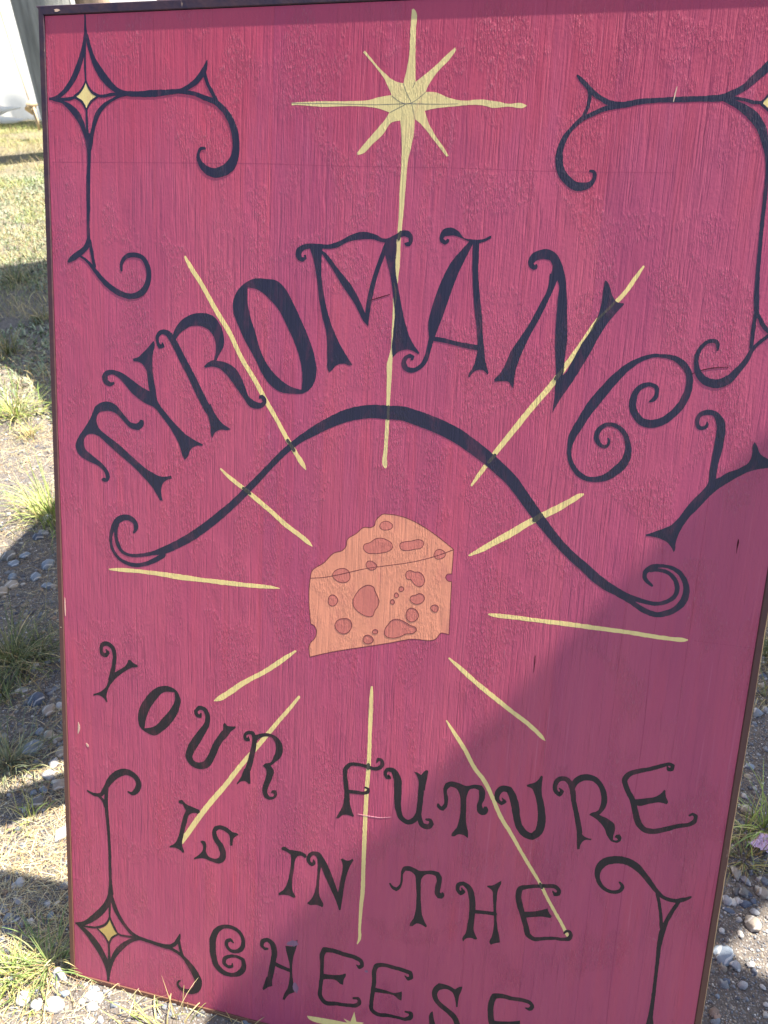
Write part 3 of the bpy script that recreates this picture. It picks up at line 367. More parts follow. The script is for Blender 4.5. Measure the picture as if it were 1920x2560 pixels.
    ('cheese_hole', '', 'hole', ['P 508.2,705.5 508.1,704.5 507.9,703.6 507.0,702.5 505.9,701.9 504.6,701.7 503.2,701.7 502.1,702.0 501.1,702.6 500.6,703.5 500.4,704.3 500.5,705.3 501.2,706.3 502.0,707.1 502.9,707.7 504.2,708.4 505.6,708.3 506.7,708.0 507.7,707.3 508.0,706.4']),
    ('cheese_hole', '', 'hole', ['P 502.3,692.8 502.2,690.6 501.4,688.9 499.4,687.2 497.5,686.0 495.0,685.4 492.5,685.2 490.4,685.9 488.5,687.0 487.5,688.7 487.4,690.6 487.5,692.5 488.3,694.5 489.6,696.3 491.8,697.8 494.3,698.4 496.8,698.0 498.7,697.1 500.4,696.0 501.6,694.5']),
    ('cheese_outline', '', 'brown', ['SC 520.8,861.4,0.87 520.5,859.2,0.87 519.1,857.3,0.87 516.8,855.7,0.87 514.4,854.8,0.87 511.8,854.3,0.87 509.2,854.0,0.88 506.6,854.4,0.88 504.3,855.7,0.88 502.9,857.3,0.88 502.5,859.4,0.88 503.1,861.4,0.88 504.3,863.5,0.87 506.0,865.0,0.87 508.5,866.4,0.87 511.1,866.9,0.87 513.8,866.7,0.87 516.0,865.9,0.87 518.0,864.8,0.87 519.9,863.3,0.87', 'SC 480.8,824.9,0.89 481.5,829.5,0.89 490.2,834.2,0.89 497.6,840.2,0.88 505.2,842.1,0.88 514.1,840.5,0.88 521.0,836.2,0.88 522.4,830.9,0.88 518.3,825.5,0.88 508.6,821.5,0.88 497.6,819.1,0.89 485.4,819.5,0.89', 'SC 532.6,833.1,0.87 532.9,837.6,0.87 538.2,840.4,0.87 548.9,843.1,0.87 559.5,846.1,0.86 564.4,844.4,0.86 565.5,840.2,0.86 563.4,835.6,0.87 554.0,831.9,0.87 542.2,828.7,0.87 535.6,829.1,0.87', 'SC 596.7,829.6,0.86 596.4,827.4,0.86 595.0,825.3,0.86 593.2,824.0,0.86 591.2,822.9,0.86 589.1,822.2,0.86 586.7,821.7,0.86 584.3,822.3,0.86 582.3,823.6,0.86 581.1,825.6,0.86 581.0,827.8,0.86 581.5,830.0,0.86 582.4,831.9,0.86 583.8,833.8,0.86 585.8,834.9,0.86 588.1,835.6,0.86 590.5,835.5,0.86 592.7,834.6,0.86 594.5,833.5,0.86 596.1,831.8,0.86', 'SC 501.4,799.7,0.89 500.3,797.7,0.89 498.6,796.4,0.89 496.7,795.3,0.89 494.2,794.8,0.89 492.0,794.9,0.89 489.7,795.8,0.90 487.9,797.1,0.90 486.9,798.8,0.90 486.1,800.5,0.90 486.0,802.5,0.89 486.6,804.6,0.89 487.8,806.3,0.89 490.0,807.5,0.89 492.7,807.6,0.89 494.9,807.2,0.89 497.0,806.3,0.89 498.8,805.2,0.89 500.5,803.6,0.89 501.2,801.7,0.89', 'SC 463.5,783.0,0.91 463.7,779.9,0.91 462.7,776.8,0.91 460.1,773.7,0.91 456.1,771.6,0.91 451.8,771.1,0.91 447.8,771.5,0.91 444.4,772.9,0.91 441.3,774.6,0.91 439.1,776.8,0.91 437.9,779.8,0.91 438.4,783.1,0.91 440.3,786.3,0.91 443.2,788.7,0.91 446.8,790.7,0.91 450.8,791.9,0.91 455.1,792.2,0.91 458.8,790.9,0.90 461.4,788.7,0.90 462.9,785.9,0.90', 'SC 543.3,793.4,0.88 544.1,798.0,0.88 549.4,800.9,0.88 556.0,799.5,0.88 561.4,800.1,0.87 567.1,796.8,0.87 570.1,790.1,0.88 569.0,783.3,0.88 564.9,779.4,0.88 558.3,780.8,0.88 553.7,784.7,0.88 551.3,787.7,0.88 545.8,788.2,0.88', 'SC 447.0,743.8,0.92 446.7,741.2,0.92 445.6,739.0,0.92 444.1,736.9,0.92 442.3,735.5,0.92 440.0,734.5,0.92 437.7,734.5,0.92 435.4,735.3,0.93 433.9,737.2,0.93 433.1,739.6,0.92 433.0,741.9,0.92 433.1,744.3,0.92 433.5,746.6,0.92 434.8,748.9,0.92 436.8,750.5,0.92 439.3,751.3,0.92 441.6,750.9,0.92 443.5,749.8,0.92 445.2,748.2,0.92 446.4,746.3,0.92', 'SC 492.3,772.4,0.90 499.1,769.8,0.90 500.5,765.5,0.90 504.2,759.1,0.90 507.4,750.4,0.90 506.2,743.4,0.90 502.1,736.0,0.91 499.1,727.6,0.91 493.6,726.1,0.91 484.4,727.8,0.91 476.2,732.5,0.92 470.6,738.6,0.91 469.4,745.4,0.91 473.8,757.5,0.91 482.3,768.1,0.90', 'SC 542.1,773.1,0.89 541.7,771.9,0.89 541.1,771.0,0.89 540.5,770.2,0.89 539.7,769.7,0.89 538.6,769.1,0.89 537.5,768.9,0.89 536.4,769.2,0.89 535.4,770.0,0.89 535.2,771.1,0.89 535.1,772.2,0.89 535.0,773.3,0.89 535.4,774.3,0.89 536.2,775.3,0.89 537.1,775.8,0.89 538.2,776.2,0.89 539.3,776.1,0.89 540.2,775.8,0.89 541.1,775.2,0.89 541.8,774.2,0.89', 'SC 535.0,763.2,0.89 534.8,762.0,0.89 534.4,760.8,0.89 533.8,760.1,0.89 533.0,759.7,0.89 532.1,759.4,0.89 531.2,759.3,0.89 530.3,759.6,0.89 529.6,760.2,0.89 529.1,761.3,0.89 529.0,762.4,0.89 529.2,763.5,0.89 529.3,764.5,0.89 530.0,765.5,0.89 530.8,766.2,0.89 531.7,766.4,0.89 532.6,766.3,0.89 533.3,765.7,0.89 534.0,765.1,0.89 534.5,764.2,0.89', 'SC 529.8,752.8,0.90 529.9,751.6,0.90 529.5,750.4,0.90 528.9,749.7,0.90 528.0,749.1,0.90 527.1,749.0,0.90 526.2,749.1,0.90 525.5,749.5,0.90 524.6,749.8,0.90 524.1,750.9,0.90 523.8,752.0,0.90 524.0,753.1,0.90 524.6,754.1,0.90 525.2,754.9,0.90 525.9,755.6,0.90 526.7,756.0,0.90 527.6,755.9,0.90 528.5,755.5,0.89 529.0,754.7,0.90 529.5,753.9,0.90', 'SC 551.5,759.7,0.89 552.8,763.7,0.89 559.2,766.8,0.88 564.5,769.7,0.88 570.1,767.8,0.88 571.9,762.4,0.88 568.6,756.8,0.88 562.2,753.7,0.89 554.4,755.6,0.89', 'SC 592.1,750.1,0.88 591.8,748.7,0.88 591.0,747.2,0.88 589.6,746.1,0.88 587.9,745.7,0.88 585.9,745.8,0.88 584.3,746.8,0.88 583.2,747.7,0.88 582.2,748.9,0.88 581.7,750.4,0.88 581.6,752.0,0.88 582.4,753.5,0.88 583.4,754.5,0.88 584.8,755.4,0.88 586.3,756.0,0.88 588.3,756.1,0.88 590.0,755.6,0.88 591.4,754.5,0.88 592.2,753.0,0.88 592.3,751.4,0.88', 'SC 565.2,738.3,0.89 565.0,735.3,0.89 563.8,732.4,0.89 561.8,730.0,0.89 559.5,728.1,0.89 556.7,727.1,0.89 553.6,726.9,0.90 550.8,728.1,0.90 548.9,730.1,0.90 547.9,732.9,0.90 547.5,735.8,0.89 547.7,738.6,0.89 548.2,741.6,0.89 549.8,744.3,0.89 552.3,746.5,0.89 555.4,747.1,0.89 558.3,746.6,0.89 560.8,745.4,0.89 562.9,743.4,0.89 564.4,741.1,0.89', 'SC 469.5,708.8,0.92 468.8,705.0,0.92 467.1,701.5,0.93 464.7,698.3,0.93 461.6,696.2,0.93 457.9,695.0,0.93 454.2,695.4,0.93 450.9,696.6,0.93 448.3,698.8,0.93 445.8,701.7,0.93 444.7,705.3,0.93 445.0,709.3,0.93 447.2,712.9,0.93 450.1,715.7,0.93 453.5,717.3,0.93 456.9,718.2,0.92 460.6,718.7,0.92 464.3,718.1,0.92 467.3,716.0,0.92 469.1,712.7,0.92', 'SC 518.6,702.6,0.91 518.2,709.4,0.91 523.2,719.4,0.91 528.5,725.9,0.90 535.1,727.9,0.90 545.2,725.9,0.90 554.3,721.5,0.90 562.2,719.2,0.90 563.6,715.2,0.90 559.5,710.7,0.90 549.6,708.2,0.90 539.9,702.2,0.91 528.9,699.0,0.91 522.1,699.6,0.91', 'SC 508.2,705.5,0.91 508.1,704.5,0.91 507.9,703.6,0.91 507.0,702.5,0.91 505.9,701.9,0.91 504.6,701.7,0.92 503.2,701.7,0.92 502.1,702.0,0.92 501.1,702.6,0.92 500.6,703.5,0.92 500.4,704.3,0.92 500.5,705.3,0.92 501.2,706.3,0.91 502.0,707.1,0.91 502.9,707.7,0.91 504.2,708.4,0.91 505.6,708.3,0.91 506.7,708.0,0.91 507.7,707.3,0.91 508.0,706.4,0.91', 'SC 502.3,692.8,0.92 502.2,690.6,0.92 501.4,688.9,0.92 499.4,687.2,0.92 497.5,686.0,0.92 495.0,685.4,0.92 492.5,685.2,0.92 490.4,685.9,0.92 488.5,687.0,0.92 487.5,688.7,0.92 487.4,690.6,0.92 487.5,692.5,0.92 488.3,694.5,0.92 489.6,696.3,0.92 491.8,697.8,0.92 494.3,698.4,0.92 496.8,698.0,0.92 498.7,697.1,0.92 500.4,696.0,0.92 501.6,694.5,0.92']),
    ('letter', 'black letter Y of the first small word', 'black', ['S 73.4,613.3,2.12 76.5,608.8,5.82 73.2,603.7,6.37 66.9,605.3,6.90 64.4,612.7,5.84 67.3,620.8,6.88 76.8,623.5,7.38 84.8,618.3,7.38 87.9,608.5,6.86 87.0,592.9,6.89 83.5,576.8,7.99 79.9,563.2,8.02', 'P 81.2,571.2 95.0,582.5 107.3,592.1 112.0,602.4 115.5,602.4 119.4,599.2 128.2,595.4 128.2,592.8 116.6,589.2 103.0,579.9 86.5,564.2 78.1,552.4 73.7,541.2 72.2,533.0 73.9,525.4 71.4,524.4 66.6,530.8 58.4,533.9 48.9,531.3 49.0,534.5 61.3,540.5 71.2,550.0 76.9,562.7']),
    ('letter', 'black letter O of the first small word', 'black', ['P 177.5,569.0 193.3,564.7 201.1,550.5 198.5,533.3 187.9,511.9 171.9,493.3 154.4,481.5 142.3,484.1 130.2,492.6 127.6,505.4 130.6,524.4 140.2,541.7 153.7,558.2 164.3,565.6 | 190.6,560.4 172.2,557.4 158.9,542.2 148.0,524.7 141.1,505.4 139.1,491.0 155.9,497.1 172.0,515.7 185.3,533.6 191.9,550.3']),
    ('letter', 'black letter U of the first small word', 'black', ['S 235.6,533.1,2.07 234.5,527.8,5.69 229.3,528.9,6.22 226.7,535.4,5.70 232.4,542.3,6.19 241.5,540.5,7.21 246.7,531.1,7.73 245.5,516.7,8.80 237.8,502.4,11.45 227.5,484.8,13.63 218.3,467.4,12.67 215.7,456.3,11.66 221.0,446.6,10.61 232.9,443.6,11.11 244.7,448.5,12.12 253.8,463.4,11.52 261.4,483.2,11.44 269.0,497.6,10.34 274.0,506.2,9.78', 'P 267.6,502.5 272.6,512.5 273.3,521.6 275.8,524.6 278.9,520.5 285.3,519.9 292.9,521.7 293.5,518.7 286.7,512.4 279.2,500.7 274.1,494.6']),
    ('letter', 'black letter R of the first small word', 'black', ['S 314.7,507.6,2.04 315.3,502.8,5.10 310.3,502.9,5.61 309.1,509.9,5.10 314.6,514.8,5.59 321.4,515.2,6.09 324.6,507.6,7.11 324.3,497.2,7.64 320.4,475.8,8.71 316.9,459.6,9.27 313.3,448.4,9.31', 'P 308.4,452.7 318.3,454.6 319.1,441.6 319.6,429.9 316.8,428.5 311.1,432.2 304.7,430.9 298.3,424.4 297.0,426.2 303.3,437.2', 'P 324.5,511.4 334.4,516.5 346.9,519.3 359.4,516.4 368.3,507.8 371.1,495.6 367.8,483.4 358.1,472.6 352.0,466.2 357.2,459.4 355.0,446.0 349.1,429.1 348.1,418.4 352.0,413.9 357.1,414.9 359.5,419.4 356.4,420.6 353.1,420.7 355.6,425.2 361.8,426.4 364.0,420.3 359.7,412.3 350.9,408.4 343.2,410.8 339.7,419.4 340.9,432.8 344.9,446.7 344.6,458.3 339.4,463.8 343.1,468.4 350.6,471.1 356.6,482.6 359.9,496.1 358.4,506.0 352.0,513.8 342.0,513.3 332.1,507.7 323.5,496.6']),
    ('letter', 'black letter I of the second small word', 'black', ['P 197.9,376.0 203.9,378.6 211.9,372.0 222.7,369.3 233.4,366.9 235.3,363.2 232.1,359.3 224.0,359.5 217.3,355.4 212.0,339.1 206.6,315.8 203.9,301.2 208.0,285.3 205.3,283.3 199.8,287.7 190.2,289.8 182.0,287.9 181.4,290.6 190.2,296.8 197.1,310.9 202.5,334.3 207.9,354.8 210.6,360.8 205.2,370.7 198.5,371.5']),
    ('letter', 'black letter S of the second small word', 'black', ['P 301.1,336.7 297.2,334.0 293.4,329.0 291.7,316.3 287.5,314.6 286.9,322.1 285.4,332.8 276.1,339.0 268.2,340.0 262.9,334.8 265.7,325.8 276.5,311.6 280.6,298.7 278.1,285.6 268.9,278.5 255.4,279.1 242.0,281.6 225.7,276.0 224.9,278.4 233.8,286.8 240.5,298.1 239.1,307.5 235.8,310.4 239.1,313.6 244.4,312.8 246.6,305.0 245.9,295.1 250.0,287.6 258.1,285.3 266.1,287.1 270.0,293.5 267.2,306.8 259.1,318.8 256.3,332.0 260.2,342.4 270.7,347.4 281.3,345.6 291.9,339.6 299.8,338.6']),
    ('letter', 'black letter I beside the N', 'black', ['P 373.4,330.2 378.4,332.7 386.2,329.5 397.6,330.2 407.7,329.7 414.9,326.5 415.0,322.4 411.8,320.4 407.9,323.0 400.4,321.3 396.8,313.8 394.9,294.3 393.0,274.6 394.3,258.4 399.7,248.6 397.2,246.6 388.7,248.2 379.6,247.9 371.4,245.1 370.8,248.6 379.4,257.6 385.3,272.8 388.6,292.8 390.0,312.2 389.0,321.5 381.2,325.2 374.3,326.3']),
    ('letter', 'black letter N left of the long yellow ray', 'black', ['S 426.6,320.5,2.07 427.3,315.2,5.19 423.5,311.7,5.72 418.8,316.0,6.24 419.2,325.5,6.22 426.5,332.0,6.72 434.0,330.2,9.28', 'P 427.6,335.5 435.1,335.3 442.9,326.8 453.7,307.8 462.0,288.0 468.1,273.2 470.5,292.7 473.3,312.3 473.3,323.0 470.0,331.6 472.4,333.5 479.8,331.1 488.2,336.2 490.0,334.2 485.1,323.0 480.9,308.6 477.5,286.3 475.5,264.0 473.4,243.0 470.9,242.4 465.8,256.2 454.9,278.2 444.0,300.1 437.1,314.8 431.8,324.3', 'P 431.7,327.0 440.5,323.6 437.8,298.7 436.9,276.7 438.0,260.5 445.0,243.5 443.8,240.7 434.9,242.7 421.0,240.4 418.4,242.0 425.6,252.0 431.3,269.9 433.0,292.1 433.5,311.2']),
    ('letter', 'black letter T right of the long yellow ray', 'black', ['P 547.2,307.5 549.5,308.6 554.1,304.3 559.0,303.4 563.4,309.2 564.5,322.7 564.8,333.3 567.5,340.5 575.6,343.6 585.1,341.9 592.4,339.6 601.6,341.7 613.1,344.4 621.3,343.7 626.0,336.9 626.2,323.9 624.8,310.5 627.2,309.0 628.2,311.8 630.6,311.4 632.1,305.7 629.0,300.4 622.7,300.0 618.2,305.0 617.4,316.6 618.8,330.0 617.2,336.2 611.3,337.4 602.0,335.3 596.7,327.5 596.2,309.0 598.4,283.0 602.1,262.5 609.7,248.3 608.0,245.7 598.2,249.4 593.5,249.0 586.7,242.5 583.1,242.1 583.4,245.7 588.2,256.4 590.7,273.1 590.5,294.4 587.7,320.2 585.9,330.3 578.5,335.1 571.4,334.8 568.2,328.8 567.8,315.5 565.0,302.9 559.4,296.8 553.2,298.8']),
    ('letter', 'black letter H between T and E', 'black', ['S 656.7,325.1,1.94 660.0,320.2,6.31 655.8,315.8,6.33 651.5,320.8,5.84 651.7,329.4,6.31 659.0,333.7,6.77 667.0,328.3,8.70 672.7,314.1,9.21 675.2,293.8,9.25 675.0,275.3,8.81 674.7,264.6,9.32', 'P 669.7,268.7 678.4,270.8 681.2,255.6 686.3,246.3 684.4,244.5 676.2,245.0 669.5,242.0 665.9,236.2 664.6,238.6 668.7,252.5', 'S 677.3,290.3,6.33 690.9,292.4,5.82 708.5,294.1,6.27', 'P 713.2,350.8 713.2,345.7 710.0,335.9 709.1,320.2 710.5,297.2 714.2,271.9 719.3,252.1 719.7,248.2 713.1,245.2 707.0,241.0 705.2,243.2 707.5,257.0 708.5,278.4 705.4,303.8 703.3,321.4 701.4,331.3 693.7,336.0 694.0,338.1 702.8,341.4 709.0,347.3']),
    ('letter', 'black letter E at the end of a long yellow ray', 'black', ['S 787.0,350.9,1.86 790.3,346.1,5.57 794.9,348.0,6.02 794.7,354.7,6.01 789.5,358.6,6.48 778.7,357.3,6.04 765.9,354.3,5.60 750.9,349.5,6.10 741.4,344.2,8.01 739.6,332.7,8.51 742.7,318.0,9.01 748.6,301.4,8.09 754.6,284.7,8.11 759.2,271.5,8.13 766.3,266.8,7.17 780.4,270.4,5.70 795.5,274.8,5.20 808.5,276.4,5.18 816.5,279.7,6.57 818.9,286.8,5.15 816.9,291.4,4.21 812.5,291.1,4.21 809.2,286.9,2.82', 'P 749.1,308.0 761.1,310.9 773.8,316.6 782.6,321.4 784.0,316.6 789.4,310.2 788.0,306.5 777.0,306.4 764.1,302.7 752.2,298.4']),
    ('letter', 'black letter F crossing the long yellow ray', 'black', ['S 517.6,503.2,1.93 519.4,508.8,4.80 524.1,508.4,5.28 526.2,503.1,5.76 523.1,496.3,6.26 515.1,492.3,5.80 503.2,493.8,5.33 489.0,494.3,5.35 477.2,492.1,5.86 471.5,485.2,6.86 470.5,471.0,6.89 473.0,453.7,7.41 474.9,438.7,8.43 474.3,425.7,8.95', 'P 470.2,435.2 478.6,436.9 481.7,422.1 487.1,409.0 486.0,406.9 476.3,408.5 469.1,406.5 462.1,399.8 459.1,399.7 464.0,410.6 468.9,422.0', 'S 474.5,447.6,5.44 488.8,448.7,5.91 500.7,449.8,4.91 506.5,453.2,5.38 507.4,458.0,3.91 502.1,459.5,2.94']),
    ('letter', 'black letter U next to the F', 'black', ['S 536.1,486.3,1.92 538.6,482.3,4.81 534.0,482.1,5.78 531.3,487.9,5.30 533.7,494.6,5.76 541.9,494.9,8.14 549.5,483.9,11.51 551.5,469.3,11.55 552.1,451.7,10.63 554.1,434.4,9.22 559.1,421.4,8.27 568.8,415.8,7.77 577.8,420.3,8.23 583.7,430.4,8.19 585.5,445.9,8.15 586.0,466.1,8.58 586.3,486.1,9.01', 'P 574.0,498.6 577.5,498.8 584.5,495.7 589.1,502.7 591.9,505.2 594.7,504.5 594.2,495.1 592.3,482.3 591.8,472.3 582.7,470.4 581.9,482.8 579.0,492.1', 'S 585.8,440.9,7.20 586.8,426.0,7.23 592.1,415.6,8.20 600.2,414.8,8.18 605.1,420.9,7.20 602.9,426.3,5.28 597.2,426.1,3.84']),
    ('letter', 'black letter T between two letters U', 'black', ['P 611.3,455.0 613.5,455.4 617.3,451.2 620.4,455.6 620.2,468.0 618.5,481.3 622.4,490.7 631.1,494.4 641.3,493.2 650.4,491.3 663.4,495.8 673.4,495.9 677.9,489.4 678.7,477.3 675.9,464.5 677.8,460.4 678.9,463.8 682.6,464.6 685.2,460.2 682.5,452.2 677.1,449.9 671.3,452.4 668.5,460.5 670.6,475.7 669.6,487.8 663.9,489.6 656.4,486.4 653.3,477.1 653.7,454.9 655.3,432.8 659.7,413.7 659.6,409.1 653.1,412.2 645.2,411.8 638.7,407.1 635.2,407.1 635.7,410.5 642.1,422.5 645.0,438.2 645.1,458.1 642.7,475.0 637.5,483.8 628.4,485.7 624.3,480.0 626.6,464.3 625.2,451.6 621.1,445.2 615.4,445.8 610.9,451.1']),
    ('letter', 'black letter U right of a slanting yellow ray', 'black', ['S 703.3,482.3,1.83 707.2,477.7,5.50 702.8,473.6,5.06 696.9,478.6,6.44 696.1,488.2,7.80 701.9,496.6,9.14 711.7,497.4,10.02 717.7,487.7,10.94 722.2,474.0,11.43 725.8,457.6,10.09 731.6,441.6,10.58 741.2,432.5,11.04 750.1,430.7,10.10 757.9,439.8,10.96 760.8,455.1,11.36 759.0,474.2,10.40 755.3,490.4,9.46', 'P 735.3,509.3 738.4,511.1 746.5,515.6 750.3,520.6 753.5,527.7 756.2,526.5 756.0,517.0 756.5,505.1 760.1,489.0 751.5,484.8 747.0,498.4 742.1,505.8 736.1,507.0']),
    ('letter', 'black letter R beside the last E', 'black', ['S 779.9,513.1,1.78 784.3,509.4,5.33 781.3,503.3,5.79 775.6,507.7,6.24 774.0,516.9,6.23 778.4,526.6,7.09 786.6,528.9,7.06 793.3,524.3,7.50 798.0,513.4,7.51 801.3,497.3,6.65 806.1,481.6,6.67 811.1,463.4,7.59 814.0,451.9,7.61', 'P 809.1,458.1 815.7,459.5 819.0,448.1 823.5,445.4 830.9,445.3 830.5,442.8 821.9,440.9 818.2,435.7 816.7,425.6 813.4,424.4 812.0,434.4 810.7,446.3', 'P 796.6,513.1 796.2,527.2 803.5,536.9 815.5,541.6 828.1,539.3 838.5,528.5 844.7,513.3 844.8,499.1 839.9,487.4 837.2,483.7 849.0,479.8 857.9,474.5 860.4,466.6 859.4,456.8 859.6,449.6 862.8,449.1 865.7,451.0 864.4,453.1 861.2,453.6 862.3,457.4 866.8,459.6 870.3,455.6 869.8,450.7 865.2,446.0 857.8,446.9 852.0,452.8 845.4,465.8 835.0,475.6 824.0,481.0 825.7,483.7 833.6,488.5 837.5,500.0 836.9,511.7 832.9,523.8 824.8,531.7 814.4,532.0 804.7,525.3 800.7,513.9 800.6,504.4']),
    ('letter', 'black letter E near the right edge', 'black', ['S 916.0,572.9,1.68 918.5,568.3,5.45 922.3,569.1,5.44 923.0,574.9,5.43 918.5,576.3,5.02 911.0,573.1,5.45 896.1,565.2,5.91 880.8,558.8,6.38 868.6,551.1,7.27 864.9,543.0,7.30 869.0,529.9,7.32 877.8,515.3,7.76 883.9,497.7,8.22 891.0,480.3,8.67 898.9,473.7,8.23 911.0,473.9,7.77 926.3,480.7,7.29 941.3,488.6,5.96 954.5,493.8,5.93 960.5,500.8,5.48 960.6,507.8,5.05 956.4,510.0,4.21 952.8,506.9,2.53', 'P 878.8,515.9 893.4,520.3 906.8,525.8 913.9,533.0 916.3,537.6 918.3,537.3 919.8,528.4 923.5,519.9 922.4,517.3 913.7,518.3 902.1,514.4 886.8,507.7 881.7,507.8']),
    ('letter', 'black letter C drawn with two spirals', 'black', ['S 295.5,138.8,2.81 290.8,142.8,5.62 284.6,138.3,6.19 284.2,129.4,6.21 291.1,122.4,6.21 302.0,123.8,7.31 311.3,133.5,7.84 312.4,148.4,6.69 305.4,161.1,6.68 291.8,166.3,6.70 278.3,164.3,7.29 266.2,154.0,9.58 260.0,137.8,11.33 259.1,120.0,11.39 261.2,102.8,10.86 266.9,86.5,10.31 278.0,77.6,9.73 293.2,76.3,7.41 308.1,84.2,9.64 314.6,97.8,9.03 313.1,110.6,6.75 302.1,113.6,5.64 288.6,110.6,6.23 280.5,103.4,6.82 280.6,94.6,6.84 287.5,90.5,5.69 294.3,93.2,5.11 294.5,98.3,2.27']),
    ('letter', 'black letter H with a blue smudge on its arm', 'black', ['S 354.7,142.5,3.87 350.5,140.9,4.98 345.6,145.4,6.09 346.7,154.3,7.17 354.6,159.2,7.15 362.6,154.1,9.34 366.4,142.1,9.91 365.3,121.6,9.41 362.2,100.3,9.47 359.2,81.9,8.96', 'P 354.4,89.4 363.8,90.5 365.0,74.6 356.8,69.4 350.2,62.2 348.0,64.6 350.0,72.0', 'S 364.9,118.5,8.31 378.2,114.8,7.18 394.7,112.0,6.61', 'P 385.0,155.6 396.7,157.2 403.3,170.3 405.3,171.7 404.4,160.6 399.8,142.2 397.8,121.5 399.3,98.7 402.5,82.0 403.3,73.5 394.3,66.5 386.7,54.0 383.2,53.9 385.1,62.5 391.2,78.9 394.0,100.2 392.4,125.9 388.0,142.0']),
    ('letter', 'black letter E first of a pair', 'black', ['S 504.0,151.4,2.12 508.0,148.2,6.35 512.8,152.3,5.81 510.4,160.1,7.39 500.1,164.4,7.93 482.4,165.4,7.96 464.6,167.2,8.00 450.6,165.6,9.10 446.7,154.6,8.06 447.4,137.7,6.48 447.5,114.7,6.51 446.5,94.2,6.55 447.2,76.9,7.67 454.5,68.8,8.22 473.8,71.3,7.08 494.3,74.2,6.50 506.9,77.8,7.01 511.6,84.9,6.45 509.2,91.5,5.37 501.7,89.4,3.77', 'P 448.6,120.8 463.9,122.6 477.8,126.4 486.5,131.6 487.4,129.0 484.0,118.9 483.7,109.7 479.9,109.8 472.0,114.2 459.2,113.6 449.0,109.4']),
    ('letter', 'black letter E second of a pair', 'black', ['S 581.6,152.3,2.07 586.5,148.4,6.22 591.8,152.6,6.20 589.4,160.3,7.23 579.6,161.8,7.25 562.4,162.8,6.76 547.6,163.0,6.79 536.6,159.2,7.86 532.9,149.3,7.36 533.2,129.6,6.87 531.9,106.4,6.91 531.1,89.0,6.41 532.3,76.4,6.96 540.1,71.4,7.49 557.6,73.5,6.39 575.0,74.3,5.30 587.3,75.0,6.34 595.1,81.5,7.37 595.1,88.7,5.78 586.5,88.2,3.69', 'P 533.8,118.4 550.0,118.6 567.4,117.8 578.2,123.6 578.5,119.4 578.5,106.7 575.5,107.3 565.3,112.9 550.4,112.2 533.8,109.8']),
    ('letter', 'black letter S in the lowest word', 'black', ['P 670.7,157.6 670.3,153.4 666.7,138.5 666.4,120.3 664.1,118.8 661.3,131.4 655.6,143.7 645.8,146.6 637.7,142.9 633.5,134.8 636.6,124.5 650.5,114.4 665.7,103.3 671.9,90.5 672.4,78.5 663.8,64.6 649.4,63.1 634.5,67.3 625.1,61.7 624.6,75.8 626.2,99.0 628.5,101.1 630.4,91.7 634.9,78.8 646.3,72.2 658.2,74.3 663.5,84.4 661.7,92.3 651.3,103.4 636.2,113.1 626.9,124.6 625.8,141.0 634.5,154.0 647.7,154.0 659.9,149.9 667.7,156.8']),
    ('letter', 'black letter E ending the lowest word', 'black', ['S 766.7,146.7,1.97 771.8,146.2,5.42 776.5,151.7,5.90 773.1,157.0,6.38 763.8,159.0,6.40 745.6,157.4,6.93 729.6,157.5,7.95 719.4,154.7,8.98 715.9,141.3,9.02 716.1,124.8,9.06 720.1,104.6,10.11 724.5,93.8,10.12 737.8,89.4,9.09 760.7,93.4,7.52', 'P 721.9,111.2 735.7,113.8 749.0,117.7 760.4,122.4 761.9,110.4 747.8,107.7 722.7,101.7']),
